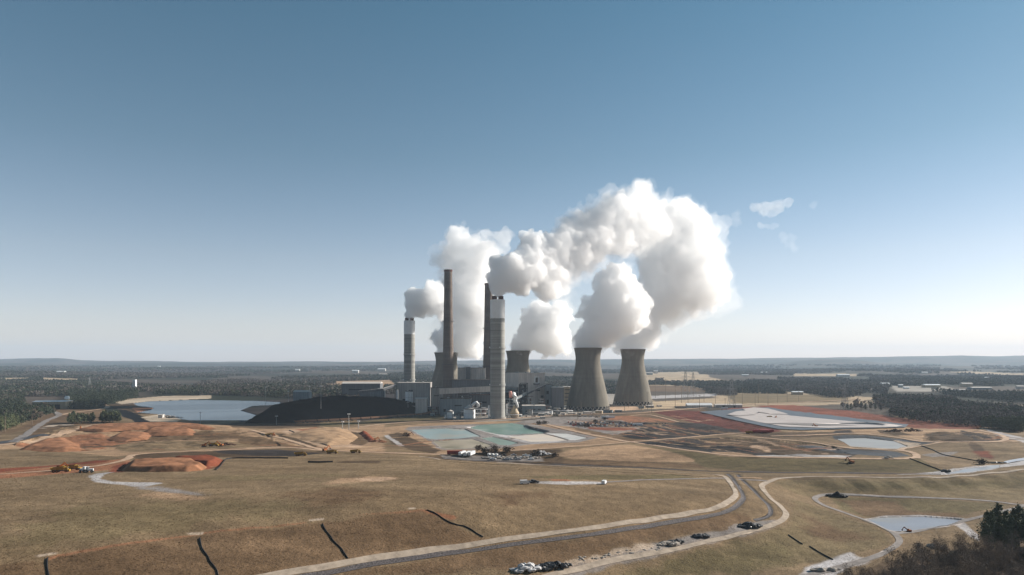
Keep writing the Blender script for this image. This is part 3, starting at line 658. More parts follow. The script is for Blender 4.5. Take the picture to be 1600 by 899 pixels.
def displace(me, amps):
    n = len(me.vertices); co = np.empty(n*3, np.float32); me.vertices.foreach_get('co', co); co = co.reshape(-1,3)
    nn = np.empty(n*3, np.float32); me.vertex_normals.foreach_get('vector', nn); nn = nn.reshape(-1,3)
    for kind, size, a in amps:
        d = (billow(co, 1/size, size)*-1 + .35) if kind == 'b' else noise3(co, 1/size, size)
        co = co + nn*(d*a)[:,None]
    me.vertices.foreach_set('co', co.astype(np.float32).ravel()); me.update()
def clean(me, vox):
    """close the folds, drop crumbs, give back one mesh per separate body"""
    o = bpy.data.objects.new('x', me); COL.objects.link(o); mo = o.modifiers.new('r', 'REMESH'); mo.mode = 'VOXEL'; mo.voxel_size = vox
    me2 = bpy.data.meshes.new_from_object(o.evaluated_get(bpy.context.evaluated_depsgraph_get())); COL.objects.unlink(o); bpy.data.objects.remove(o); bpy.data.meshes.remove(me)
    n = len(me2.vertices); co = np.empty(n*3); me2.vertices.foreach_get('co', co); co = co.reshape(-1,3)
    ed = np.empty(len(me2.edges)*2, int); me2.edges.foreach_get('vertices', ed); ed = ed.reshape(-1,2)
    fc = np.empty(len(me2.polygons)*4, int); me2.loops.foreach_get('vertex_index', fc); fc = fc.reshape(-1,4)
    lb = np.arange(n)
    while True:
        new = lb.copy(); np.minimum.at(new, ed[:,0], lb[ed[:,1]]); np.minimum.at(new, ed[:,1], lb[ed[:,0]]); new = new[new]
        if (new == lb).all(): break
        lb = new
    out = []; ids, cnt = np.unique(lb, return_counts=True)
    for i, c in zip(ids, cnt):
        if c < max(cnt)*.12: continue
        f = fc[lb[fc[:,0]] == i]; us, inv = np.unique(f, return_inverse=True); p0 = co[us]; f2 = inv.reshape(-1,4)
        # skip hollow shells turned inside out
        a, b, c_ = p0[f2[:,0]], p0[f2[:,1]], p0[f2[:,2]]; d_ = p0[f2[:,3]]; vol = (np.einsum('ij,ij->i', a, np.cross(b, c_)) + np.einsum('ij,ij->i', a, np.cross(c_, d_))).sum()/6
        if vol > 0: out.append(np_mesh(me2.name, p0, f2, 4))
    bpy.data.meshes.remove(me2); return out
def steam_mat(name, dens, g=.3):
    m = bpy.data.materials.new(name); m.use_nodes = True; t = m.node_tree; t.nodes.clear()
    o = t.nodes.new('ShaderNodeOutputMaterial'); p = t.nodes.new('ShaderNodeVolumeScatter')
    p.inputs['Color'].default_value = (1, 1, 1, 1); p.inputs['Anisotropy'].default_value = g; p.inputs['Density'].default_value = dens
    t.links.new(p.outputs[0], o.inputs['Volume']); return m
def core_mat():
    m = bpy.data.materials.new('steam_core'); m.use_nodes = True; t = m.node_tree; t.nodes.clear()
    o = t.nodes.new('ShaderNodeOutputMaterial'); a = t.nodes.new('ShaderNodeBsdfDiffuse'); b = t.nodes.new('ShaderNodeBsdfTranslucent'); x = t.nodes.new('ShaderNodeMixShader')
    for q in (a, b): q.inputs['Color'].default_value = (.97, .97, .97, 1)
    x.inputs[0].default_value = .5; t.links.new(a.outputs[0], x.inputs[1]); t.links.new(b.outputs[0], x.inputs[2]); t.links.new(x.outputs[0], o.inputs['Surface']); return m
M_core = core_mat(); SM = {d: steam_mat('steam_%d' % int(d*1000), d) for d in (.16, .09, .05, .03, .018, .007)}
PLUMES = [
 ('thick steam plume boiling from the chimney nearest the ponds and arching over the towers', (777,462,1102),
  [(777,458,8,1102,.16),(780,449,14,1104,.16),(779,436,16,1106,.16),(786,425,18,1108,.16),(776,410,13,1108,.16),(797,440,17,1110,.16),(800,418,22,1112,.16),(815,445,16,1115,.16),
   (826,430,26,1130,.09),(822,405,20,1130,.09),(850,446,22,1150,.09),(843,418,30,1160,.09),(838,388,23,1160,.09),(858,380,18,1170,.09),(870,440,24,1180,.05),(872,408,26,1190,.05),(876,380,20,1200,.05)],
  [(900,388,32,1220,.05),(908,358,26,1230,.05),(932,372,32,1240,.05),(915,405,22,1240,.03),(940,345,28,1260,.05),(965,355,32,1280,.05),(968,330,26,1280,.05),(992,345,30,1310,.03),(990,318,20,1310,.03),(1010,300,14,1330,.03),(1016,318,18,1330,.03),(1022,355,26,1340,.03),(905,330,8,1230,.03),(908,318,5,1230,.03),(895,345,11,1230,.03),(980,372,22,1300,.03),(865,455,14,1200,.03),(895,430,16,1210,.018),(890,445,14,1210,.018),(955,310,10,1280,.018),(1000,290,9,1330,.018)]),
 ('broad steam plume from the last cooling tower, swelling into the big cloud', (988,544,1433),
  [(987,540,15,1433,.05),(985,528,20,1433,.05),(1002,512,24,1435,.05),(1010,492,28,1440,.05)],
  [(1032,468,36,1445,.05),(1062,450,38,1450,.05),(1092,450,34,1455,.05),(1112,438,24,1460,.05),(1078,415,46,1455,.05),(1045,412,40,1450,.05),(1040,375,36,1440,.05),(1072,372,34,1445,.05),(1098,398,30,1450,.05),(1058,345,26,1420,.05),(1078,350,18,1420,.05),(1038,332,20,1400,.05),(1024,440,26,1440,.05),(1120,425,14,1460,.018),(1128,415,10,1460,.018),(1105,370,14,1450,.018),(1092,340,13,1430,.018),(1065,318,12,1420,.018),(1050,500,14,1450,.018),(1075,485,16,1450,.018),(1010,400,18,1440,.018),(1120,465,12,1460,.018)]),
 ('white steam plume rising in a rounded heap from the cooling tower closest to the camera', (918,543,1290),
  [(917,540,17,1290,.09),(922,527,21,1290,.09),(940,510,30,1292,.09),(935,490,26,1292,.09),(958,480,34,1298,.09),(985,492,30,1302,.09),(965,455,30,1302,.09),(950,440,20,1302,.09),(985,465,22,1305,.09),(962,425,16,1305,.09),(978,432,14,1305,.05),(1003,500,15,1305,.05)], []),
 ('low round steam cloud over the cooling tower half hidden behind the boiler house', (809,548,1530),
  [(809,546,13,1530,.09),(820,537,17,1530,.09),(838,522,26,1530,.09),(860,528,27,1532,.09),(845,502,28,1532,.09),(868,500,24,1535,.09),(828,495,14,1532,.09),(876,520,18,1535,.09),(856,545,14,1532,.09),(880,545,10,1532,.05)], [(880,478,14,1535,.018),(842,482,12,1532,.05)]),
 ('dense white steam plume curling sideways from the striped chimney behind the coal yard', (640,495,1500),
  [(640,492,8,1500,.16),(645,480,12,1500,.16),(646,464,13,1500,.16),(658,470,18,1502,.16),(655,485,11,1502,.16),(675,478,16,1506,.09),(680,462,19,1508,.09),(690,478,16,1510,.09),(668,455,10,1508,.09)], []),
 ('tall pale steam column rising behind the brown chimney from the cooling tower it hides', (697,549,1625),
  [(697,549,14,1625,.09),(695,533,18,1625,.09),(718,530,22,1627,.09),(738,540,18,1627,.09),(742,518,20,1627,.09),(715,508,20,1627,.09),(742,494,22,1629,.09),(720,482,24,1629,.09)],
  [(740,468,26,1631,.05),(715,448,26,1631,.05),(745,438,26,1631,.05),(722,415,28,1633,.05),(748,405,24,1633,.05),(712,392,22,1633,.05),(735,385,18,1633,.05),(716,371,14,1633,.05),(765,390,16,1633,.018),(782,375,13,1635,.018),(760,372,10,1633,.018),(786,390,9,1635,.018),(700,440,16,1633,.03),(695,500,14,1629,.05),(688,530,13,1627,.05),(758,430,18,1631,.03),(762,470,16,1631,.03),(760,505,14,1631,.05),(690,410,14,1633,.018),(770,410,14,1633,.018)]),
]
for label, base, A, B_ in PLUMES:
    root = empty('steam_plume', P3(base[0], base[1], base[2]), label, 'steam plume', 'steam plumes over the power station')
    inv = Matrix.Translation(-root.location)
    groups = {}
    for (u, v, r, y, d) in list(B_):                 # torn shreds leaving the old, thinning part of the plume
        if d == .03 and random.random() < .8:
            a = random.uniform(-.6, 3.4); B_.append((u+math.cos(a)*r*1.05, v-math.sin(a)*r*1.0, r*random.uniform(.3,.5), y+random.uniform(-10,10), .018))
    for s_ in A+B_: groups.setdefault(s_[4], []).append(s_[:4])
    halo = [(u, v, r*1.34, y) for (u, v, r, y, d) in A+B_ if d in (.05, .03)]
    if halo: groups[.007] = halo
    for d, S in sorted(groups.items(), reverse=True):
        me = union_mesh('vapour', lobes(S, kids=18 if d > .1 else 14, k2=5), {.16: 1.7, .09: 2.2}.get(d, 3.0))
        displace(me, {.16: (('n', 11, 3.0), ('n', 3.5, 2.2)), .09: (('n', 24, 9), ('n', 9, 5), ('n', 4.5, 2.2))}.get(d, (('n', 40, 16), ('n', 15, 10), ('n', 7, 5))))
        for me in clean(me, {.16: 1.7, .09: 2.0}.get(d, 2.8)):
            o = link('vapour', me, SM[d], smooth=True); o.parent = root; o.matrix_parent_inverse = inv

# small drifting clouds, far outside the haze
CL = [('small bright flat cloud drifting apart from the steam', [(1176,322,6),(1186,325,9),(1198,326,11),(1208,322,9),(1220,319,9),(1231,319,6),(1204,331,7)], .0030),
      ('faint small cloud puff just below the bright flat cloud', [(1192,352,5),(1200,354,6),(1210,353,5)], .0022),
      ('thin ragged cloud wisp lowest in the group of small clouds', [(1207,377,8),(1222,370,7),(1236,378,9),(1240,388,6),(1202,388,7)], .0011),
      ('faint torn cloud wisp between the steam and the small clouds', [(1150,340,7),(1152,348,6),(1177,370,6)], .0011),
      ('thin trailing cloud shred level with the bright flat cloud', [(1252,324,4),(1272,322,4),(1285,320,5)], .0013)]
for lb, S, dn in CL:
    yy = 7000
    me = union_mesh('cloud', lobes([(u, v, r, yy) for u, v, r in S], kids=10, k2=4), 14, 1); displace(me, (('n', 90, 50), ('n', 35, 26)))
    o = link('cloud', sorted(clean(me, 13), key=lambda q: len(q.vertices))[-1], steam_mat('cloud_vapour', dn), smooth=True); tag(o, lb, 'cloud', 'small clouds beside the steam')
con = MB(); a_, b__ = P3(479, 220.5, 20000), P3(504, 223.5, 20000)
con.tube([a_.lerp(b__, i/8) + Vector((0, 0, 12*math.sin(i*2))) for i in range(9)], [12, 22, 28, 32, 34, 34, 30, 26, 16], 8)
tag(con.build('contrail', steam_mat('trail_vapour', .0012)), 'short faint vapour trail high in the empty blue sky', 'contrail')

# ---------------------------------------------------------------- air
def haze():
    x0, x1, y0, y1, z0, z1 = -23500, 23500, -600, 23500, -15, 560
    b = MB(); b.box(((x0+x1)/2, (y0+y1)/2, (z0+z1)/2), (x1-x0, y1-y0, z1-z0))
    m = bpy.data.materials.new('air'); m.use_nodes = True; t = m.node_tree; t.nodes.clear()
    o = t.nodes.new('ShaderNodeOutputMaterial'); p = t.nodes.new('ShaderNodeVolumePrincipled')
    p.inputs['Color'].default_value = (.66, .82, 1, 1); p.inputs['Density'].default_value = HAZE; p.inputs['Anisotropy'].default_value = .1
    t.links.new(p.outputs[0], o.inputs['Volume'])
    return tag(b.build('haze', m), kind='stuff')
HAZE = 4.8e-5
haze()

# ---------------------------------------------------------------- power station
def concrete(name, c, bands, ribs=0, stain=.35, top=None):
    """weathered concrete with pour bands up the height"""
    m = mat(name, lin(c)*.74, .9, .15, noise=.22, nscale=.045, stretch=(1.5,1.5,.35)); t = m.node_tree; b = t.nodes['Principled BSDF']
    tc = [n for n in t.nodes if n.bl_idname == 'ShaderNodeTexCoord'][0]; sx = t.nodes.new('ShaderNodeSeparateXYZ'); t.links.new(tc.outputs['Object'], sx.inputs[0])
    n = t.nodes.new('ShaderNodeTexNoise'); n.noise_dimensions = '1D'; n.inputs['Scale'].default_value = bands; n.inputs['Detail'].default_value = 3; n.inputs['Roughness'].default_value = .8
    t.links.new(sx.outputs['Z'], n.inputs['W'])
    r = t.nodes.new('ShaderNodeMapRange'); r.inputs[1].default_value = .3; r.inputs[2].default_value = .7; r.inputs[3].default_value = 1-stain*.6; r.inputs[4].default_value = 1+stain*.6; t.links.new(n.outputs['Fac'], r.inputs[0])
    old = b.inputs['Base Color'].links[0].from_socket; mx = t.nodes.new('ShaderNodeMix'); mx.data_type = 'RGBA'; mx.blend_type = 'MULTIPLY'; mx.inputs[0].default_value = 1
    t.links.new(old, mx.inputs[6]); t.links.new(r.outputs[0], mx.inputs[7]); last = mx.outputs[2]
    if ribs:   # run-off streaks down the shell
        n2 = t.nodes.new('ShaderNodeTexNoise'); n2.inputs['Scale'].default_value = .25; n2.inputs['Detail'].default_value = 4
        mp = t.nodes.new('ShaderNodeMapping'); mp.inputs['Scale'].default_value = (1, 1, .02); t.links.new(tc.outputs['Object'], mp.inputs[0]); t.links.new(mp.outputs[0], n2.inputs['Vector'])
        r2 = t.nodes.new('ShaderNodeMapRange'); r2.inputs[1].default_value = .35; r2.inputs[2].default_value = .65; r2.inputs[3].default_value = .92; r2.inputs[4].default_value = 1.06; t.links.new(n2.outputs['Fac'], r2.inputs[0])
        m3 = t.nodes.new('ShaderNodeMix'); m3.data_type = 'RGBA'; m3.blend_type = 'MULTIPLY'; m3.inputs[0].default_value = 1
        t.links.new(last, m3.inputs[6]); t.links.new(r2.outputs[0], m3.inputs[7]); last = m3.outputs[2]
    t.links.new(last, b.inputs['Base Color']); return m
def cladding(name, c, pitch=1.2, amt=.18):
    m = mat(name, lin(c)*.80, .6, .3, noise=.3, nscale=.12, stretch=(1,1,.25)); t = m.node_tree; b = t.nodes['Principled BSDF']
    tc = [n for n in t.nodes if n.bl_idname == 'ShaderNodeTexCoord'][0]
    wv = t.nodes.new('ShaderNodeTexWave'); wv.bands_direction = 'X'; wv.inputs['Scale'].default_value = .31/pitch*.25; wv.inputs['Distortion'].default_value = 0
    t.links.new(tc.outputs['Object'], wv.inputs['Vector'])
    r = t.nodes.new('ShaderNodeMapRange'); r.inputs[1].default_value = .0; r.inputs[2].default_value = .25; r.inputs[3].default_value = 1-amt; r.inputs[4].default_value = 1; t.links.new(wv.outputs['Fac'], r.inputs[0])
    old = b.inputs['Base Color'].links[0].from_socket; mx = t.nodes.new('ShaderNodeMix'); mx.data_type = 'RGBA'; mx.blend_type = 'MULTIPLY'; mx.inputs[0].default_value = 1
    t.links.new(old, mx.inputs[6]); t.links.new(r.outputs[0], mx.inputs[7]); t.links.new(mx.outputs[2], b.inputs['Base Color']); return m
M = dict(
 conc=concrete('chimney_concrete', (168,167,162), .16, stain=.45), dconc=concrete('brown_concrete', (124,112,104), .07, ribs=1, stain=.3), shell=concrete('tower_concrete', (130,124,113), .03, ribs=1, stain=.18),
 white=mat('white_paint', (.78,.79,.79), .5, .4, noise=.06, nscale=.1), rust=mat('rusted_rim', lin((92,58,48)), .9, .1, nscale=.3), steel=mat('dark_steel', lin((66,66,68)), .6, .4, nscale=.5),
 lsteel=mat('pale_steel', lin((150,150,148)), .5, .5, nscale=.5), grey=cladding('grey_cladding', (172,168,164)), lgrey=cladding('light_cladding', (214,207,200)), dgrey=cladding('dark_cladding', (112,114,118)),
 blue=cladding('blue_grey_cladding', (132,144,150)), beige=cladding('beige_cladding', (190,170,140)), roof=mat('pale_roof', lin((206,198,190))*.85, .7, .2, noise=.1), droof=mat('dark_roof', lin((92,84,78))*.85, .9, .1),
 void=mat('dark_opening', (.012,.013,.016), .9, .1), glass=mat('window_glass', (.03,.04,.05), .1, .6), coal=mat('coal', (.003,.003,.004), 1, .0, noise=.5, nscale=.2, bump=1.2), rubber=mat('rubber', (.02,.02,.02), .9),
 orange=mat('machine_orange', lin((150,88,40)), .6, .3), yellow=mat('machine_yellow', lin((150,118,50)), .6, .3), red=mat('red_paint', lin((150,46,36)), .5, .4), wpaint=mat('vehicle_white', (.7,.7,.7), .35, .5, noise=.03),
 bpaint=mat('vehicle_blue', lin((50,70,110)), .35, .5, noise=.03), spaint=mat('vehicle_silver', lin((150,152,156)), .35, .5, noise=.03), kpaint=mat('vehicle_black', (.02,.02,.024), .35, .5, noise=.03),
 pink=mat('primer_pink', lin((196,140,128)), .7), wood=mat('pole_wood', lin((112,98,84)), .9), pipe=mat('black_pipe', (.012,.012,.013), .7, .3), tarp=mat('tarp_black', (.014,.014,.016), .45, .5, nscale=1), sack=mat('white_sacks', lin((206,204,204))*.8, .8, nscale=1),
 rock=mat('pale_rock', lin((178,168,158))*.8, .95, nscale=.8, noise=.35), soil=mat('dark_soil', lin((84,62,50)), .95, noise=.4, nscale=.4), concpad=mat('plain_concrete', lin((176,170,162))*.8, .9))

def scrubber_chimney(u, y, vtop, r, label):
    zt = Zv(vtop, y); z7 = zt-5.5*1.1; zw = z7 - 30
    o = empty('striped_chimney', (X(u,y), y, 0), label, 'chimney', 'chimneys')
    MB().lathe([(r*1.05,0),(r*1.02,zw)]).build('concrete_shaft', M['conc'], o, True)
    MB().lathe([(r*1.02,zw),(r*1.05,zw),(r*1.05,z7),(r*.80,z7),(r*.80,z7-3)]).build('white_band', M['white'], o)
    for sgn in (-1, 1):
        MB().lathe([(r*.38, z7-4),(r*.38, zt),(r*.33, zt),(r*.33, z7-3)], (sgn*r*.46, 0, 0), 16).build('flue', M['rust'], o, True)
    MB().lathe([(.35,z7-2),(.3,zt+2.5),(.05,zt+2.8)], (0,-r*.82,0), 8).build('lightning_rod', M['white'], o)
    for zz in (zw*.70, zw*.33):
        p = MB().lathe([(r*1.03,zz),(r*1.13,zz),(r*1.13,zz+.4),(r*1.13,zz+1.4),(r*1.11,zz+1.4),(r*1.11,zz+.5),(r*1.03,zz+.5)]).build('platform', M['lsteel'], o)
        for k in range(4):
            a = math.pi/2*k + .3; MB().box((math.cos(a)*r*1.16, math.sin(a)*r*1.16, zz+1.6), (1.2,1.2,2.2)).build('beacon', M['white'], p)
    MB().box((r*.5,-r*.97,zw*.5),(.7,.7,zw*.98)).build('ladder', M['lsteel'], o)
    MB().lathe([(r*1.25,0),(r*1.25,3),(r*1.05,3)]).build('foot', M['concpad'], o)
    return o
scrubber_chimney(777.5, 1102, 463, 11.4, 'tall grey concrete chimney with white top band, nearest to the turquoise ponds')
scrubber_chimney(639.7, 1500, 497, 11.6, 'shorter looking grey chimney with white top band, behind the coal yard')
def old_chimney(u, y, vtop, rt, rb, label):
    zt = Zv(vtop, y); o = empty('brown_chimney', (X(u,y), y, 0), label, 'chimney', 'chimneys')
    MB().lathe([(rb,0),(rb*.86+rt*.14,zt*.3),(rt*1.12,zt*.7),(rt,zt-4)]).build('concrete_shaft', M['dconc'], o, True)
    MB().lathe([(rt,zt-4),(rt*1.07,zt-3.6),(rt*1.07,zt),(rt*.85,zt),(rt*.85,zt-6)]).build('rim', M['rust'], o)
    for zz in (zt*.62, zt*.3):
        MB().lathe([(rt*1.2+(1-zz/zt)*(rb-rt),zz),(rt*1.34+(1-zz/zt)*(rb-rt),zz),(rt*1.34+(1-zz/zt)*(rb-rt),zz+1),(rt*1.2+(1-zz/zt)*(rb-rt),zz+1)]).build('platform', M['steel'], o)
    return o
old_chimney(700.3, 1420, 422, 8.3, 11.8, 'tallest thin brown chimney standing alone against the steam')
old_chimney(763.3, 1530, 443, 8.6, 13, 'dark brown chimney partly hidden behind the striped chimney')

TP = [(40.3,8),(37.5,22),(33.6,40),(29.6,58),(26.2,72),(23.9,84),(23.1,92),(23.2,99),(24.2,107),(25.6,113.5),(26.3,116)]
def cooling_tower(u, y, s, label, topz=None):
    o = empty('cooling_tower', (X(u,y), y, 0), label, 'cooling tower', 'cooling towers')
    k = s; prof = [(r*k, z*(topz or 116*k)/116) for r, z in TP]
    r_ = [p[0] for p in prof]; zz = np.linspace(prof[0][1], prof[-1][1], 28); sm = [(float(np.interp(q, [p[1] for p in prof], r_)), float(q)) for q in zz]
    inner = [(a-.9, b) for a, b in reversed(sm)]
    MB().lathe(sm+[(sm[-1][0]+.5, sm[-1][1]),(sm[-1][0]+.5, sm[-1][1]+1.2),(sm[-1][0]-.9, sm[-1][1]+1.2)]+inner+[sm[0]], n=72).build('shell', M['shell'], o, False).data.shade_smooth()
    MB().lathe([(prof[0][0]*1.05,0),(prof[0][0]*1.05,1.6),(prof[0][0]*.99,1.6),(prof[0][0]*.99,0)], n=48).build('basin', M['concpad'], o)
    MB().lathe([(prof[0][0]*.90,0.2),(prof[0][0]*.90,7.5),(0.1,7.6)], n=48).build('fill', M['void'], o)
    n = 30
    for i in range(n):
        a0 = 2*math.pi*i/n; rb = prof[0][0]*1.02; rt = prof[0][0]*.985
        b = MB()
        for sg in (-1, 1):
            b.beam((rb*math.cos(a0), rb*math.sin(a0), 1.5), (rt*math.cos(a0+sg*math.pi/n), rt*math.sin(a0+sg*math.pi/n), prof[0][1]+.1), .9, .9)
        b.build('leg', M['concpad'], o)
    return o
cooling_tower(918.6, 1290, 1.0, 'largest looking brown grey cooling tower, closest to the camera')
cooling_tower(988.8, 1433, 1.0, 'brown grey cooling tower standing at the edge of open ground, last in the row')
cooling_tower(809.3, 1530, 1.03, 'cooling tower whose lower half is hidden by the boiler house', 114)
cooling_tower(697.5, 1625, 1.09, 'cooling tower whose middle is hidden by the tall brown chimney', 111)

# buildings -------------------------------------------------
def block(name, label, cat, u0, u1, y, vt, depth, wall='grey', roof='roof', rz=0, gable=0, z0=0, extra=(), group=None, lou=0, over=.6):
    """a building with its front at distance y between the seen columns u0 and u1 and its eaves at seen row vt"""
    wd = (u1-u0)/F*y; h = Zv(vt, y) - z0; cx = X((u0+u1)/2, y)
    o = empty(name, (cx, y + depth/2, z0), label, cat, group, rz)
    MB().box((0,0,h/2), (wd, depth, h)).build('wall', M[wall], o)
    if gable:
        b = MB(); a, c = wd/2+over, depth/2+over
        if wd >= depth: b.add([(-a,-c,h),(a,-c,h),(a,0,h+gable),(-a,0,h+gable),(-a,c,h),(a,c,h),(-a,-c,h-.02),(a,-c,h-.02),(a,c,h-.02),(-a,c,h-.02)], [(0,1,2,3),(3,2,5,4),(0,3,4,9,6),(1,7,8,5,2),(6,9,8,7),(0,6,7,1),(4,5,8,9)])
        else: b.add([(-a,-c,h),(-a,c,h),(0,c,h+gable),(0,-c,h+gable),(a,-c,h),(a,c,h),(-a,-c,h-.02),(a,-c,h-.02),(a,c,h-.02),(-a,c,h-.02)], [(3,2,1,0),(4,5,2,3),(0,6,7,4,3),(1,2,5,8,9),(6,9,8,7),(0,1,9,6),(4,7,8,5)])
        b.build('roof', M[roof], o)
    else:
        rf = MB().box((0,0,h+.3), (wd+over*2, depth+over*2, .6)).build('roof', M[roof], o)
        if wd > 14 and depth > 10:
            for k in range(max(1, int(wd/22))):
                MB().box((-wd/2+wd*(k+.5)/max(1,int(wd/22))+random.uniform(-2,2), random.uniform(-.2,.2)*depth, h+1.6), (random.uniform(2,4), random.uniform(2,4), 2.0)).build('vent', M['lsteel'], rf)
    for e in extra:
        kind, fx, fz, ew, eh = e[:5]; mk = e[5] if len(e) > 5 else 'void'
        fr = MB().box((-wd/2+fx*wd, -depth/2-.12, fz*h), (ew, .24, eh)).build(kind, M[mk], o)
        if kind == 'window':
            MB().box((-wd/2+fx*wd, -depth/2-.3, fz*h-eh/2-.15), (ew+.4, .5, .25)).build('sill', M['lsteel'], fr)
    return o
# boiler row behind
block('boiler_house', 'flat roofed grey boiler house left of the dark chimney', 'building', 715, 757.5, 1440, 575.5, 60, 'lgrey', 'droof', extra=[('louvre',.5,.42,50,3),('louvre',.5,.25,52,5)])
block('stair_tower', 'narrow darker shaft rising between the halves of the boiler house', 'building', 728, 735, 1432, 574, 8, 'dgrey', 'droof')
block('turbine_hall', 'long low dark hall below the grey boiler house', 'building', 706, 770, 1400, 594, 34, 'dgrey', 'droof', extra=[('window',.3,.7,26,2.4),('window',.72,.7,22,2.4)])
def block_corner(name, label, cat, uc, ur, ul, yc, vt, th, **k):
    """a turned building: the corner nearest the camera is seen at uc, its faces run to ur and ul"""
    c, s_ = math.cos(th), math.sin(th); xc = X(uc, yc); a = (ur-800)/F; b = (ul-800)/F
    wd = (a*yc-xc)/(c-a*s_); dp = (xc-b*yc)/(s_+b*c)
    o = block(name, label, cat, 800-wd/2/yc*F, 800+wd/2/yc*F, yc, vt, dp, rz=th, **k)
    o.location = (xc + c*wd/2 - s_*dp/2, yc + s_*wd/2 + c*dp/2, 0); return o, wd, dp
o, wd_, dp_ = block_corner('boiler_house', 'pale boiler house with a square framed opening near its top right corner', 'building', 810.5, 851, 786, 1240, 584, R(42), wall='lgrey', roof='roof', extra=[('louvre',.68,.72,16,2.6),('louvre',.72,.54,13,2.4),('louvre',.15,.36,19,50),('louvre',.78,.14,26,9,'beige'),('louvre',.9,.30,8,14,'dgrey')])
MB().box((-wd_/2-.15,0,24),(.3,dp_-2,42)).build('louvre', M['void'], o); MB().box((-wd_/2-.4,0,36),(.5,dp_-3,4)).build('duct_band', M['blue'], o)
MB().box((-wd_/2-.45,0,22),(.5,dp_-6,3)).build('duct_band', M['grey'], o)
for k in range(7): MB().box((-wd_/2+2+k*2.6,-dp_/2-.5,26),(.6,.5,48)).build('column', M['steel'], o)
fr = MB(); hx = 6.5
for dx, dz, wx, wz in ((-5,0,1.6,12),(5,0,1.6,12),(0,-5.6,8.6,1.4),(0,5.6,8.6,1.4)): fr.box((10.2+dx, -dp_/2-1.7, 57+dz), (wx, 3, wz))
f_ = fr.build('opening_frame', M['white'], o); MB().box((10.2,-dp_/2-.45,57),(8.4,.5,9.8)).build('opening', M['droof'], f_)
for i in range(9): 
    p = MB().tube([(-28+i*6,-dp_/2+6,0),(-28+i*6,-dp_/2+6,3+random.random()*3)], .5, 8); pp = p.build('roof_pipe', M['lsteel'], o); pp.location = (0,0,Zv(584,1240)+.4)
block('annexe', 'tall narrow grey annexe on the sunlit end of the pale boiler house', 'building', 851.5, 862, 1258, 601, 30, 'blue', 'droof', extra=[('louvre',.4,.7,4,6),('louvre',.4,.35,4,8)])
block('absorber_building', 'plain dark grey cubic building next to the nearest cooling tower', 'building', 862.5, 881, 1240, 606, 34, 'dgrey', 'roof', extra=[('door',.75,.12,4,6)])
block('pump_house', 'low long pale building with round tanks in front of the pale boiler house', 'building', 816, 852, 1180, 634.5, 22, 'blue', 'roof', extra=[('door',.2,.3,4,4),('window',.5,.6,6,1.6),('window',.75,.6,6,1.6)])
block('office_block', 'pale terraced office block seen between dark building and cooling tower', 'building', 881, 896, 1420, 605, 26, 'beige', 'roof', extra=[('window',.5,.85,17,1.6),('window',.5,.65,17,1.6),('window',.5,.45,17,1.6),('window',.5,.25,17,1.6)])
block('conveyor_house', 'long blue grey shed under the raised coal gallery', 'building', 688, 735, 1160, 623.5, 16, 'blue', 'droof', rz=-.04, extra=[('door',.15,.3,4,5),('louvre',.6,.6,12,2)])
block('gypsum_shed', 'dark blue building behind the white silo with a rusty roof', 'building', 737, 766, 1200, 617.5, 26, 'dgrey', 'rust', extra=[('louvre',.5,.6,20,3),('door',.3,.15,5,6)])
block('transfer_house', 'square transfer building at the left end of the raised coal gallery', 'building', 673, 691, 1190, 606.5, 14, 'grey', 'droof', extra=[('door',.6,.2,3,5),('window',.5,.7,8,1.6)])
block('maintenance_shed', 'long light grey shed in front of the shorter striped chimney', 'building', 621, 672.5, 1330, 598.5, 26, 'grey', 'roof', extra=[('door',.2,.3,6,7),('door',.6,.3,6,7),('window',.4,.7,8,1.8)])
block('tank_house', 'low white tank house with curved top behind the coal heap', 'building', 649, 667, 1180, 623.5, 12, 'lgrey', 'roof', gable=2)
block('warehouse', 'long warehouse with a pale strip roof beyond the coal yard', 'building', 534, 594, 1650, 599.5, 34, 'dgrey', 'roof', gable=4, extra=[('door',.8,.3,6,8),('window',.35,.6,30,2)])
block('crusher_house', 'dark crusher house under the sloping coal conveyor', 'building', 578, 600, 1330, 609, 16, 'blue', 'droof', extra=[('louvre',.3,.5,3,8),('louvre',.7,.5,3,8)])
block('guard_house', 'small white hut on the spit beside the reservoir', 'building', 247, 254, 1110, 648.5, 6, 'lgrey', 'roof', gable=1)
block('workshop', 'blue grey workshop under trees at the far reservoir bank', 'building', 458, 483, 1500, 612.5, 20, 'blue', 'roof', gable=3)
block('gatehouse', 'small white building beside the road entering the left edge', 'building', 60, 70, 880, 671, 8, 'lgrey', 'roof')
block('depot', 'white roofed beige depot inside the left wood', 'building', 50, 97, 1310, 628, 34, 'beige', 'white', rz=.2, gable=1.6, extra=[('door',.75,.3,9,9)])
t_ = empty('feed_tower', P3(105,636,1335)*1, 'beige tower with a round tank on top beside the left depot', 'tower'); t_.location.z = 0
MB().box((0,0,9),(6,6,18)).build('frame', M['beige'], t_); MB().lathe([(0.1,24),(3,23.6),(4.4,22),(4.4,18.3),(3,17.6),(.1,17.6)],n=20).build('tank', M['white'], t_, True)
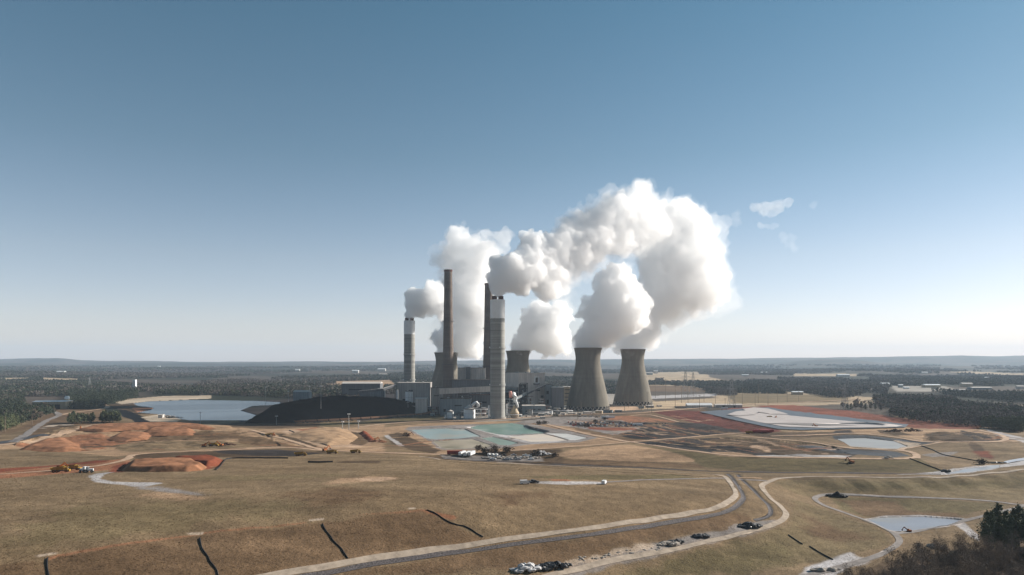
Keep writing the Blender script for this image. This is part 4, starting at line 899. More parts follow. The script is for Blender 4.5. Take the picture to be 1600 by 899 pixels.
def gallery(name, label, pts, wd, ht, m='grey', legs=True, roof='roof'):
    c = sum((Vector(p) for p in pts), Vector())/len(pts); o = empty(name, (c.x, c.y, 0), label, 'conveyor')
    off_ = Vector((c.x, c.y, 0))
    for p, q in zip(pts[:-1], pts[1:]):
        p, q = Vector(p)-off_, Vector(q)-off_
        MB().beam(p, q, wd, ht).build('enclosure', M[m], o); u_ = Vector((0,0,ht/2+.2)); MB().beam(p+u_, q+u_, wd+.8, .4).build('roof', M[roof], o)
        if legs:
            n = max(1, int((q-p).length/24))
            for i in range(n+1):
                r_ = p.lerp(q, i/n) 
                if r_.z-ht/2 > 3: 
                    b = MB(); z1 = r_.z-ht/2-.05
                    for s_ in (-1,1): b.beam((r_.x+s_*wd*.3, r_.y, 0), (r_.x+s_*wd*.3, r_.y, z1), .7, .7)
                    b.beam((r_.x-wd*.3, r_.y, z1*.15), (r_.x+wd*.3, r_.y, z1*.85), .4, .4); b.build('trestle', M['steel'], o)
    return o
gallery('coal_gallery', 'long grey raised gallery leading behind the striped chimney', [P3(686,612,1170), P3(768,608,1180)], 7, 9, 'lgrey')
gallery('coal_conveyor', 'pale roofed conveyor climbing past the crusher house to the long shed', [P3(560,613,1310), P3(598,609,1310), P3(618,602.5,1330)], 5, 4, 'dgrey', True)
gallery('coal_conveyor', 'dark conveyor climbing across the front of the pale boiler house', [P3(824,615,1240), P3(852,602,1250)], 4, 3, 'steel')
gallery('coal_conveyor', 'thin blue conveyor rising from ground level beside the lattice frame', [P3(801,626,1190), P3(824,614,1235)], 4, 3, 'blue')
gallery('duct', 'long low pale duct bridge between the striped chimney and lattice frame', [P3(786,607,1240), P3(812,607.5,1245)], 6, 4, 'blue')
# open steel frame
o = empty('steel_frame', (X(818.5,1235), 1235, 0), 'dark open lattice frame in front of the pale boiler house', 'steel frame')
wf, hf = 13.0, Zv(599, 1235)
for i, (a_, b_) in enumerate(((-1,-1),(1,-1),(1,1),(-1,1))): MB().box((a_*wf/2, b_*5, hf/2), (1,1,hf)).build('column', M['steel'], o)
for k in range(1, 7):
    z_ = hf*k/6; MB().box((0,0,z_),(wf+1.4,11.4,.7)).build('deck', M['steel'], o)
    MB().beam((-wf/2,-5.6,z_-hf/6),(wf/2,-5.6,z_),.6,.5).build('brace', M['steel'], o)
    MB().tube([(-2,-3,z_-hf/6+.4),(-2,-3,z_-hf/6+4.5)], 1.6, 10).build('vessel', M['lsteel'], o, True)
# silos, vessels, tanks
def silo(u, y, vt, r, label, cone=4, m='white', rails=True, cat='silo', name='silo'):
    h = Zv(vt, y); o = empty(name, (X(u,y), y, 0), label, cat)
    MB().lathe([(r,0),(r,h-cone)], n=28).build('shell', M[m], o, True)
    MB().lathe([(r*1.04,h-cone),(r*1.04,h-cone+.4),(.6,h),(.1,h)], n=28).build('roof', M['roof'], o)
    if rails: MB().lathe([(r*1.06,h-cone-.1),(r*1.12,h-cone-.1),(r*1.12,h-cone+1.1),(r*1.1,h-cone+1.1),(r*1.1,h-cone)], n=28).build('railing', M['steel'], o)
    for q in (.33,.66): MB().lathe([(r+.02,h*q),(r+.14,h*q),(r+.14,h*q+.35),(r+.02,h*q+.35)], n=28).build('hoop', M['lsteel'], o)
    MB().box((r*.75,-r*.75,(h-cone)/2),(.5,.5,h-cone)).build('ladder', M['steel'], o)
    return o
o = silo(733.5, 1110, 632.5, 9.4, 'large white silo with conical top and inclined duct, beside the striped chimney', 7)
MB().tube([(4,0,Zv(634,1110)),(9,0,Zv(630,1110)),(12,0,Zv(628.5,1110)),(14,0,Zv(632,1110)),(14.5,0,Zv(636,1110))], [2,2.2,2.2,2.6,1.6], 12).build('duct', M['white'], o, True)
silo(703.5, 1110, 640.5, 5.4, 'smaller pale silo with a cluttered top near the rail loop', 3)
silo(696.3, 1105, 648, 1.6, 'slim white tank at the foot of the smaller pale silo', 1, rails=False, cat='tank', name='tank')
silo(637, 1250, 610.5, 4.2, 'white silo pair member showing a shaded face behind the coal heap', 1.5)
silo(641.8, 1262, 611, 3.4, 'slender white silo touching its wider neighbour behind the coal heap', 1.5)
silo(620.8, 1300, 609, 1.7, 'thin white column tank standing near the crusher house', 1, rails=False, cat='tank', name='tank')
silo(764, 1112, 633, 1.5, 'tall thin white vessel on the shaded side of the striped chimney', 1, rails=False, cat='vessel', name='vessel')
silo(792, 1108, 631, 1.6, 'tall thin white vessel on the sunny side of the striped chimney', 1, rails=False, cat='vessel', name='vessel')
silo(716.5, 1108, 648, 4, 'squat grey box tank between the two white silos', 1, 'lsteel', cat='tank', name='tank')
silo(858, 1190, 640, 6, 'low white round tank between pump house and parking', 1.5, cat='tank', name='tank')
silo(872, 1200, 642, 5, 'low pale round tank by the foot of the nearest cooling tower', 1.5, 'lsteel', cat='tank', name='tank')
silo(887, 1225, 640, 3, 'small bright tank touching the shaded foot of the nearest cooling tower', 2, cat='tank', name='tank')
silo(828, 1165, 640, 4.5, 'low round tank in front of the pump house', 1, 'lsteel', cat='tank', name='tank')
# absorber with curved duct
o = empty('absorber', (X(804,1118), 1118, 0), 'squat absorber vessel with thick curved pink and white ducts right of the striped chimney', 'vessel')
MB().lathe([(6.6,1),(7.4,4),(7.4,Zv(645,1118)),(6.2,Zv(643,1118)),(2.6,Zv(637,1118)),(1.8,Zv(634,1118))], n=24).build('shell', M['beige'], o)
MB().lathe([(6,0),(6,3.2)], n=24).build('foot', M['concpad'], o)
MB().tube([(-9,4,Zv(617,1118)),(-4,4,Zv(616.5,1118))], 5.4, 16).build('inlet_duct', M['pink'], o, True)
MB().tube([(-4.2,4,Zv(616.5,1118)),(-1,4,Zv(617,1118)),(1.4,3,Zv(621,1118)),(1.8,2,Zv(627,1118)),(4.2,1,Zv(632,1118)),(5.5,0,Zv(637,1118))], [4.4,4.2,3.2,2.2,1.8,1.8], 16).build('elbow_duct', M['white'], o, True)
for dx in (-8,-2): MB().box((dx,4,Zv(622,1118)/2),(1,1,Zv(622,1118))).build('support', M['lsteel'], o)
# pipe racks with clutter
def pipe_rack(u, y, L_, h, label):
    o = empty('pipe_rack', (X(u,y), y, 0), label, 'pipe rack')
    n = int(L_/6)
    for i in range(n+1):
        b = MB(); x_ = -L_/2+L_*i/n; b.box((x_,-1.5,h/2),(.4,.4,h)); b.box((x_,1.5,h/2),(.4,.4,h)); b.box((x_,0,h+.2),(.5,4,.4)); b.box((x_,0,h*.6),(.3,2.6,.3)); b.build('bent', M['lsteel'], o)
    for j, (yy, zz, rr) in enumerate(((-1.2,h+.9,.5),(0,h+.8,.4),(1.1,h+1,.6),(0,h*.6+.6,.4))): MB().tube([(-L_/2,yy,zz),(L_/2,yy,zz)], rr, 8).build('pipe', M[('white','lsteel','rust','lsteel')[j]], o, True)
    return o
pipe_rack(752, 1130, 24, 12, 'tall rusty white pipe rack between white silo and striped chimney')
pipe_rack(750, 1118, 20, 6, 'lower pipe rack in front of the rusty one beside the white silo')
pipe_rack(803, 1104, 26, 5, 'white pipe rack at the sunny foot of the striped chimney')
pipe_rack(840, 1168, 40, 4, 'long low pipe rack in front of the pump house')
pipe_rack(880, 1195, 34, 5, 'pipe rack between pump house and nearest cooling tower')
pipe_rack(655, 1240, 60, 9, 'long dark pipe rack behind the white tank house')
pipe_rack(720, 1385, 70, 16, 'high pipe rack in front of the dark turbine hall')
# small plant sheds: each its own
SH = [(800,1150,5,3,'lgrey'),(812,1138,7,3.4,'blue'),(822,1128,4,3,'roof'),(834,1132,8,3,'lgrey'),(846,1150,10,4,'blue'),(858,1160,6,3,'lgrey'),(868,1148,9,3,'beige'),(880,1165,7,4,'lgrey'),(893,1180,12,3,'roof'),(905,1175,6,3,'lgrey'),
      (918,1190,14,4,'lgrey'),(936,1200,12,5,'beige'),(950,1230,16,4,'blue'),(966,1245,12,3,'dgrey'),(848,1100,8,3,'roof'),(1002,1330,10,4,'blue'),(1015,1350,14,4,'dgrey'),(1030,1380,9,3,'lgrey'),(716,1150,8,5,'dgrey'),(676,1150,7,4,'blue'),(610,1380,14,6,'lgrey'),(598,1420,10,5,'blue'),(664,1300,12,7,'dgrey'),(690,1320,14,9,'grey'),(756,1150,6,10,'rust'),(745,1145,5,14,'dgrey'),
      (624,1260,6,9,'dgrey'),(646,1230,9,12,'dgrey'),(662,1225,7,15,'dgrey'),(676,1215,10,11,'blue'),(696,1300,16,20,'dgrey'),(720,1290,20,16,'blue'),(748,1280,14,22,'dgrey'),(798,1215,10,18,'dgrey'),(806,1225,8,26,'blue')]
wh = {'lgrey':'pale','blue':'blue grey','roof':'white','beige':'beige','dgrey':'dark grey','grey':'mid grey','rust':'rusty brown'}
for i, (u, y_, w_, h_, mk) in enumerate(SH):
    where = 'behind the coal heap' if u < 700 else 'around the foot of the striped chimney' if u < 830 else 'in front of the nearest cooling tower' if u < 960 else 'beside the last cooling tower'
    o = empty('plant_shed', (X(u,y_), y_, 0), '%s small plant building %s' % (wh[mk], where), 'shed', '%s plant buildings %s' % (wh[mk], where), random.uniform(-.3,.3))
    MB().box((0,0,h_/2),(w_,w_*.7,h_)).build('wall', M[mk], o); MB().box((0,0,h_+.15),(w_+.6,w_*.7+.6,.3)).build('roof', M['droof' if i % 3 == 0 else 'roof'], o)
    MB().box((w_*.2,-w_*.35-.05,1.1),(1.4,.2,2.2)).build('door', M['void'], o)
    if h_ > 8: MB().box((-w_*.1,-w_*.35-.06,h_*.6),(w_*.5,.2,2)).build('louvre', M['void'], o)

# outdoor pipework, stairs and platforms against the big walls
random.seed(31)
for i, (u, y_, w_, h_) in enumerate([(741,1156,14,17),(748,1160,10,22),(756,1152,8,14),(727,1150,12,9),(797,1205,12,20),(806,1210,9,30),(800,1160,14,12),(835,1225,12,16),(846,1222,8,24),(856,1215,9,12),(870,1225,10,8),(700,1165,12,8),(680,1175,12,14),(661,1200,10,16),(648,1215,12,12),(723,1395,22,26),(741,1395,20,30),(600,1320,12,14),(610,1325,10,10),(828,1232,8,30)]):
    o = empty('platform_tower', (X(u,y_), y_, 0), 'open steel platform tower with small vessels %s' % ('left of the front striped chimney' if u < 770 else 'right of the front striped chimney'), 'platform tower', 'platform towers %s' % ('left of the front striped chimney' if u < 770 else 'right of the front striped chimney'))
    for a_, b_ in ((-1,-1),(1,-1),(1,1),(-1,1)): MB().box((a_*w_/2, b_*3, h_/2), (.5,.5,h_)).build('column', M['lsteel' if i % 2 else 'steel'], o)
    nl = max(2, int(h_/4.5))
    for k in range(1, nl+1):
        z_ = h_*k/nl; d_ = MB().box((0,0,z_), (w_+.8, 6.8, .3)).build('deck', M['lsteel' if i % 3 else 'rust'], o)
        MB().box((0,-3.35,z_+.95), (w_+.8,.1,.12)).build('handrail', M['white'], d_)
        if random.random() < .8: 
            r_ = random.uniform(.8,1.7); x_ = random.uniform(-.3,.3)*w_; MB().tube([(x_,0,z_-h_/nl+.2),(x_,0,z_-.4)], r_, 10).build('vessel', M[random.choice(('white','lsteel','rust','beige'))], o, True)
        if random.random() < .6: MB().tube([(-w_/2-2,-2,z_-1.2),(w_/2+2,-2,z_-1.2)], .45, 8).build('pipe', M[random.choice(('white','lsteel','rust'))], o, True)
# coal heap ---------------------------------------------------
def heap(name, foot, hmax, slope, m, label, cat, res=4, rough=1.2, seed=0, wl=9):
    P = np.array(foot); n0, n1 = P.min(0)-2, P.max(0)+2
    xs = np.arange(n0[0], n1[0], res); ys = np.arange(n0[1], n1[1], res); A, B = np.meshgrid(xs, ys); a, b = A.ravel(), B.ravel()
    ins = inpoly(a, b, P); D = np.full(a.shape, 1e9)
    for p, q in zip(P, np.roll(P, -1, 0)):
        d = q-p; t_ = np.clip(((a-p[0])*d[0]+(b-p[1])*d[1])/(d@d+1e-9), 0, 1); D = np.minimum(D, np.hypot(a-p[0]-t_*d[0], b-p[1]-t_*d[1]))
    hm = hmax(a, b) if callable(hmax) else hmax
    z_ = np.where(ins, np.minimum(D*slope, hm + .12*np.minimum(D, 60)*.3), -1.0) + ins*((fbm(a/wl+seed, b/wl, 4)-.5)*rough + (np.abs(fbm(a/34+seed, b/30, 3)-.5)-.12)*rough*5)*np.minimum(D/(wl*.7), 1)
    z_ = z_ + hgt0(a, b); nx_ = len(xs); ii = np.arange(len(a)).reshape(len(ys), nx_)
    FC = np.stack([ii[:-1,:-1], ii[:-1,1:], ii[1:,1:], ii[1:,:-1]], -1).reshape(-1,4); keep = ins[FC].any(1); 
    FC = FC[keep]; used, inv_ = np.unique(FC, return_inverse=True); V = np.stack([a, b, z_], 1)[used]; FC = inv_.reshape(-1, 4)
    V[~ins[used], 2] = hgt0(V[~ins[used],0], V[~ins[used],1]) - .4
    o = link(name, np_mesh(name, V, FC, 4), m); return tag(o, label, cat)
front = [(X(u, F*H/(v-HV)), F*H/(v-HV)) for u, v in [(383,661.5),(440,661.5),(500,658.5),(560,655.5),(620,651.5),(660,646.5),(690,641.5)]]
back = [(X(690,1230),1230),(X(640,1290),1290),(X(520,1290),1290),(X(420,1180),1180),(X(392,1090),1090)]
heap('coal_heap', front+back, lambda a, b: np.interp(800+a/b*F, [380,416,460,500,580,640,700], [17,19,23,27,26,18,6]) , .62, M['coal'], 'huge black coal heap beside the reservoir', 'coal heap', 3.5, 1.8)
heap('coal_heap', [(X(432,1290),1290),(X(500,1280),1280),(X(560,1330),1330),(X(520,1400),1400),(X(450,1400),1400)], 14, .5, M['coal'], 'lower dark coal heap behind the huge one near the far reservoir bank', 'coal heap', 5, 2, 4)

M_or = mat('orange_soil', GC['orange']*.85+GC['brown']*.25, .95, .05, noise=.6, nscale=.12, bump=1.0); M_rd = mat('red_soil_bank', GC['red'], .95, .05, noise=.35, nscale=.15, bump=1.0); M_tn = mat('tan_soil', GC['tan'], .95, .05, noise=.35, nscale=.12, bump=1.0)
for L, h_, sl_, m_, lb in [([(30,703),(50,693),(78,687),(98,684),(120,695),(132,703),(100,707),(60,706)], 3.0, .33, M_or, 'orange earth mound with a pale crest, leftmost on the earthworks'),
    ([(168,686),(185,678),(215,675),(238,678),(228,687),(195,690)], 2.0, .3, M_or, 'rounded orange earth mound in the middle of the earthworks'),
    ([(215,679),(235,670),(290,669),(305,673),(300,680),(250,681)], 2.4, .35, M_or, 'long orange earth bank with a dark hollow behind the rounded mound'),
    ([(120,672),(160,664),(250,662.5),(320,665),(340,671),(300,671),(230,670),(160,675)], 2.2, .5, M_or, 'long orange earth ridge along the top of the earthworks'),
    ([(190,737.5),(200,724),(262,722),(306,723),(325,731),(316,736),(290,738),(230,738.5)], 3.6, .8, M_or, 'flat topped red orange earth mound beside the curved silt fence'),
    ([(262,723),(285,717.5),(330,716.5),(348,719),(343,727),(322,730)], 3.0, .7, M_rd, 'dark red earth bank behind the flat topped mound'),
    ([(440,680),(500,668),(545,672),(560,684),(545,694),(510,697)], 3.0, .2, M_tn, 'smooth tan earth slope below the coal train'),
    ([(560,677),(572,674),(588,689),(578,692)], 3.5, .5, M_rd, 'dark red spoil ridge at the right end of the tan slope')]:
    P = wpoly(L, 6); heap('earth_mound', [tuple(q) for q in P], h_, sl_, m_, lb, 'earth mound', 1.0 if P[:,1].mean() < 560 else 1.6, 1.1, int(L[0][0]), 9)
# train of hopper wagons along the foot of the coal
def wagon():
    o = empty('hopper_wagon', (0,0,0), 'x', 'rail wagon')
    b = MB(); b.add([(-7.4,-1.5,1.9),(7.4,-1.5,1.9),(7.4,1.5,1.9),(-7.4,1.5,1.9),(-7.9,-1.6,4.4),(7.9,-1.6,4.4),(7.9,1.6,4.4),(-7.9,1.6,4.4),(-7.6,-1.35,4.4),(7.6,-1.35,4.4),(7.6,1.35,4.4),(-7.6,1.35,4.4),(-6,-1,2.3),(6,-1,2.3),(6,1,2.3),(-6,1,2.3)],
        [(3,2,1,0),(0,1,5,4),(1,2,6,5),(2,3,7,6),(3,0,4,7),(4,5,9,8),(5,6,10,9),(6,7,11,10),(7,4,8,11),(8,9,13,12),(9,10,14,13),(10,11,15,14),(11,8,12,15),(12,13,14,15)])
    for i in range(7): b.box((-6.6+i*2.2,-1.66,3.1),(.2,.2,2.4)); 
    b.build('body', M['wagon'], o)
    MB().box((0,0,1.6),(15.6,.8,.5)).build('underframe', M['steel'], o)
    for s_ in (-1,1):
        g = MB()
        for dx in (-.9,.9):
            g.tube([(s_*5.6+dx,-.85,.55),(s_*5.6+dx,.85,.55)], .5, 10)
        g.box((s_*5.6,0,.9),(2.8,1.9,.5)); g.build('bogie', M['steel'], o)
    return o
M['wagon'] = mat('wagon_brown', lin((134,104,84)), .8, .2, nscale=.6)
def copy_tree(o, parent=None):
    c = o.copy(); COL.objects.link(c); c.parent = parent
    for ch in o.children: copy_tree(ch, c)
    return c
track = wline([(455,662.5),(520,659.5),(580,656),(640,651.5),(660,650),(672,647.5),(690,643.5),(704,639)])
d_ = np.r_[0, np.cumsum(np.hypot(*np.diff(track, axis=0).T))]; wg = wagon(); s_ = 12; first = True
T_ = np.gradient(track, axis=0); T_ /= np.linalg.norm(T_, axis=1)[:,None]; N_ = np.stack([-T_[:,1], T_[:,0]], 1)
for f_ in (-.8, .8):
    q = track + N_*f_; V = [(a,b,.25+gz(a,b)) for a,b in track+N_*(f_-.06)] + [(a,b,.25+gz(a,b)) for a,b in track+N_*(f_+.06)]; n_ = len(track)
    me = bpy.data.meshes.new('rail'); me.from_pydata(V, [], [(i,i+1,n_+i+1,n_+i) for i in range(n_-1)]); tag(link('rail_track', me, M['steel']), kind='structure')
while s_ < d_[-1]-8:
    cx_, cy_ = np.interp(s_, d_, track[:,0]), np.interp(s_, d_, track[:,1]); ax = np.interp(s_+4, d_, track[:,0])-np.interp(s_-4, d_, track[:,0]); ay = np.interp(s_+4, d_, track[:,1])-np.interp(s_-4, d_, track[:,1])
    o = wg if first else copy_tree(wg); first = False
    o.location = (cx_, cy_, gz(cx_, cy_)+.25); o.rotation_euler.z = math.atan2(ay, ax)
    tag(o, 'brown open coal wagon in the train along the foot of the black coal heap', 'rail wagon', 'coal wagons in the train'); s_ += 17.2

# ---------------------------------------------------------------- trees
def leaf_quads(P, size, flat=.6, seed=0):
    """one small randomly turned leaf clump (quad) per point"""
    n = len(P); g = np.random.default_rng(seed); a = g.normal(size=(n,3)); a[:,2] *= flat; a /= np.linalg.norm(a, axis=1)[:,None]
    b = g.normal(size=(n,3)); b = np.cross(a, b); b /= np.linalg.norm(b, axis=1)[:,None]
    s = (size*g.uniform(.6, 1.35, n))[:,None]; s2 = s*g.uniform(.5, .9, n)[:,None]
    V = np.stack([P-a*s-b*s2*.6, P+a*s*.8-b*s2, P+a*s+b*s2*.7, P-a*s*.7+b*s2], 1).reshape(-1,3); return V, np.arange(n*4).reshape(-1,4)
M_needle = mat('pine_needles', (.085,.10,.052), .8, .15, noise=.45, nscale=.25)
M_needle2 = mat('olive_needles', (.11,.115,.058), .8, .15, noise=.45, nscale=.25)
M_twig = mat('bare_twigs', (.15,.12,.098), .95, .05, noise=.3, nscale=.3)
M_twig2 = mat('reddish_twigs', (.18,.135,.10), .95, .05, noise=.3, nscale=.3)
M_bark = mat('bark', (.13,.105,.085), .95, .05, noise=.3, nscale=1)
def pine(hh, rad, nq, qs, seed, m=None, low=.35):
    g = np.random.default_rng(seed); root = empty('pine_tree', (0,0,0), 'x', 'pine tree')
    MB().tube([(0,0,-.3),(g.normal()*.15,g.normal()*.15,hh*.5),(g.normal()*.2,g.normal()*.2,hh*.97)], [hh*.017, hh*.012, hh*.004], 6).build('trunk', M_bark, root, True)
    nb = 26; P = []
    for i in range(nb):       # layered, gappy boughs
        f = (i+g.random())/nb; z = hh*(low+(1-low)*f); R_ = rad*(math.sin(min(1, (1-f)*1.15+.12)*math.pi/2))*g.uniform(.55, 1.15); a = g.random()*6.283
        c = np.array([math.cos(a)*R_*.62, math.sin(a)*R_*.62, z]); k = nq//nb
        P.append(c + g.normal(size=(k,3))*np.array([R_*.33+.15, R_*.33+.15, hh*.028+.12]))
    P = np.concatenate(P); V, Fc = leaf_quads(P, qs, .5, seed)
    link('crown', np_mesh('crown', V, Fc, 4), m or M_needle, root)
    return root
def bare(hh, rad, depth, seed, m=None, tw=0, tsz=.3):
    g = random.Random(seed); root = empty('bare_tree', (0,0,0), 'x', 'bare tree')
    tr, cr = MB(), MB(); tips = []
    def branch(p, d, L, r, k, mb):
        q = p + d*L*.5 + Vector((g.gauss(0,.05),g.gauss(0,.05),0))*L; e = q + (d+Vector((g.gauss(0,.12),g.gauss(0,.12),.05))).normalized()*L*.5
        mb.tube([p, q, e], [r, r*.8, r*.55], 3 if k else 5, False); tips.append(e)
        if k < depth:
            for i in range(g.choice((3,4)) if k else 8):
                t_ = g.uniform(.35, 1) if k else g.uniform(.3, 1); s = p.lerp(e, t_); a = g.random()*6.283; sp = g.uniform(.5, .95)
                nd = (d*(1.1-sp*.5) + Vector((math.cos(a), math.sin(a), .25))*sp).normalized(); branch(s, nd, L*g.uniform(.38,.6)*(rad if k == 0 else 1), r*.45, k+1, cr)
    branch(Vector((0,0,-.3)), Vector((g.gauss(0,.03),g.gauss(0,.03),1)).normalized(), hh*.85, hh*.012, 0, tr)
    tr.build('trunk', M_bark, root)
    c = cr
    if tw:
        T = np.array([t[:] for t in tips]); gg = np.random.default_rng(seed); idx = gg.integers(0, len(T), tw); P = T[idx] + gg.normal(size=(tw,3))*hh*.045
        V, Fc = leaf_quads(P, tsz, .6, seed); b0 = len(c.v); 
        V[:,:] = V; c.add(V.tolist(), [tuple(f) for f in Fc.tolist()])
    c.build('crown', m or M_twig, root); return root
def put(o, x, y, s, z=None, sz=None):
    o.location = (x, y, gz(x, y) if z is None else z); o.rotation_euler.z = random.uniform(0, 6.28); o.scale = (s, s, s*(sz or 1))
def sample_poly(L, n, seed):
    P = wpoly(L, 8); g = np.random.default_rng(seed); out = []
    lo, hi = P.min(0), P.max(0)
    while len(out) < n:
        q = g.random((n*4, 2))*(hi-lo)+lo; q = q[inpoly(q[:,0], q[:,1], P)]; out += q.tolist()
        if not len(q): break
    return np.array(out[:n]), P
def thin(Q, dmin):
    keep = []; cells = {}
    for q in Q:
        k = (int(q[0]/dmin), int(q[1]/dmin)); ok = True
        for i in (-1,0,1):
            for j in (-1,0,1):
                for r in cells.get((k[0]+i, k[1]+j), ()): 
                    if (r[0]-q[0])**2+(r[1]-q[1])**2 < dmin*dmin: ok = False
        if ok: cells.setdefault(k, []).append(q); keep.append(q)
    return np.array(keep)
PN = [pine(19, 3.4, 1500, .34, 1), pine(17, 3.0, 1400, .33, 2, M_needle2), pine(21, 3.6, 1700, .36, 3)]
PM = [pine(15, 3.6, 360, .75, 11, low=.22), pine(13, 3.4, 330, .75, 12, M_needle2, .2), pine(16, 3.3, 360, .75, 13, low=.25)]
BN = [bare(13, .8, 3, 21, M_twig2, 1500, .14), bare(15, .7, 3, 22, None, 1500, .14), bare(11, .85, 3, 23, M_twig2, 1300, .14), bare(16, .65, 3, 24, None, 1500, .14)]
BMi = [bare(13, .75, 2, 31, M_twig, 260, .55), bare(12, .8, 2, 32, M_twig2, 240, .55)]
used = set()
def scatter(protos, Q, s0, s1, label, cat, group):
    for i, (x, y) in enumerate(Q):
        p = protos[i % len(protos)]
        if p.name not in used: used.add(p.name); o = p
        else: o = copy_tree(p)
        put(o, float(x), float(y), random.uniform(s0, s1)); tag(o, label, cat, group)
n_pine = n_bare = 0
Q, _ = sample_poly([(1532,899),(1536,872),(1556,862),(1600,852),(1680,850),(1680,960),(1560,960)], 1500, 5); Q = thin(Q, 3.4); Q = Q[np.argsort(-Q[:,1])][:52]
scatter(PN, Q, .8, 1.1, 'dark green pine in the wood at the bottom right corner', 'pine tree', 'pines at the bottom right corner'); n_pine += len(Q)
scatter(PN, np.array([[at(1543,857).x, at(1543,857).y]]), .9, .95, 'lone dark pine leaning out ahead of the bottom right wood beside the stone spillway', 'pine tree', None)
Q, _ = sample_poly([(1300,960),(1330,935),(1400,908),(1440,890),(1485,876),(1540,880),(1600,885),(1690,870),(1690,1000),(1300,1000)], 2500, 6); Q = thin(Q, 2.2)[:240]
scatter(BN, Q, .5, .95, 'leafless brown tree in the thicket along the bottom right edge', 'bare tree', 'bare trees along the bottom right edge'); n_bare += len(Q)
MIDP = [([(108,664),(147,661),(147,654),(110,655)], 22, 'dark pine in the clump left of the track gap below the reservoir road'),
        ([(157,661.5),(187,661),(187,655),(158,655)], 20, 'dark pine in the clump right of the track gap below the reservoir road'),
        ([(0,676),(22,668),(60,659),(86,646),(70,640),(0,645)], 60, 'green pine at the near edge of the wood on the left border'),
        ([(1404,654),(1430,662),(1520,668),(1600,677),(1600,668),(1430,652)], 80, 'dark pine along the near edge of the large wood behind the red bank')]
for L, n, lb in MIDP:
    Q, _ = sample_poly(L, n*30, n); Q = thin(Q, 5.0); Q = Q[np.argsort(Q[:,1])][:n]; scatter(PM, Q, .85, 1.15, lb, 'pine tree', lb.replace('dark pine', 'pines').replace('green pine', 'pines')); n_pine += len(Q)
SING = [(1324,640),(1330,641),(1337,639),(1345,640),(1352,641),(1361,640),(1368,641),(1376,642)]
scatter(PM, np.array([cast(u, v) for u, v in SING]).reshape(-1,2), .7, 1.0, 'thin young pine in the row between red bank and pale lane', 'pine tree', 'young pines between red bank and pale lane'); n_pine += len(SING)
MB_ = [([(1122,618),(1148,618),(1152,611),(1124,610)], 16, 'grey leafless tree in the round clump alone on the tan field'), ([(1024,598),(1036,598),(1036,595),(1024,595)], 6, 'grey leafless tree in the tiny clump near the last cooling tower'),
       ([(30,655),(70,640),(88,645),(60,660)], 20, 'grey leafless tree at the inner edge of the left wood'), ([(1300,634),(1320,642),(1390,645),(1370,634)], 20, 'grey leafless tree in scrub beside the pale lane')]
for L, n, lb in MB_:
    Q, _ = sample_poly(L, n*30, n+3); Q = thin(Q, 5.0)[:n]; scatter(BMi, Q, .7, 1.05, lb, 'bare tree', lb.replace('grey leafless tree', 'bare trees')); n_bare += len(Q)
SH_ = [(748,703.5),(773,702.5),(774,708),(792,707),(757,709),(765,710),(842,664),(851,663),(866,714),(838,712),(1534,726),(634,682),(917,668),(930,659),(945,656)]
def bush(seed):
    g = np.random.default_rng(seed); root = empty('bush', (0,0,0), 'x', 'bush'); MB().tube([(0,0,-.2),(0,0,1.4)], [.2,.1], 5).build('stem', M_bark, root)
    P = g.normal(size=(260,3))*np.array([1.5,1.5,.9])+np.array([0,0,2.0]); V, Fc = leaf_quads(P, .42, .7, seed); link('foliage', np_mesh('foliage', V, Fc, 4), M_soilg, root); return root
M_soilg = mat('brown_foliage', (.07,.05,.036), .9, .1, noise=.4, nscale=.5)
BU = [bush(1), bush(2)]
for lb, sel in (('round brown bush near the near edge of the settling ponds', SH_[:6]), ('small dark bush on the bare ground beyond the settling ponds', SH_[6:])):
    scatter(BU, np.array([cast(u, v) for u, v in sel]).reshape(-1,2), .9, 1.5, lb, 'bush', 'bushes '+lb.split(' bush ')[1])
print('pines', n_pine, 'bare', n_bare)

# farther woods: many trees reading as one mass
def wood_mesh(name, X_, Y_, Z_, Hh, Rr, nt_, kinds, seed, label):
    g = np.random.default_rng(seed); n = len(X_)
    f = g.random((n, nt_)); th = g.random((n, nt_))*2*np.pi; rr = np.sqrt(g.random((n, nt_)))*Rr[:,None]*np.sqrt(np.clip(1.12-f, 0, 1))
    P = np.stack([X_[:,None]+np.cos(th)*rr, Y_[:,None]+np.sin(th)*rr, Z_[:,None]+Hh[:,None]*(.12+.88*f)], -1).reshape(-1,3)
    sz = np.repeat(Rr*.42*(14/nt_)**.5, nt_); V, Fc = leaf_quads(P, sz, .6, seed)
    base = np.where(kinds[:,None] == 0, np.array([[.036,.046,.028]]), np.where(kinds[:,None] == 1, np.array([[.105,.090,.078]]), np.array([[.055,.060,.036]])))
    c = base*g.uniform(.8, 1.22, (n,1)); C3 = np.repeat(np.repeat(c, nt_, 0)*g.uniform(.8,1.2,(n*nt_,1)), 4, 0)
    me = np_mesh(name, V, Fc, 4); colour_attr(me, C3); o = link(name, me, M_wood); return tag(o, label, None, None, 'stuff')
M_wood = mat_attr('woodland', .9, .08, noise=.2, nscale=.2)
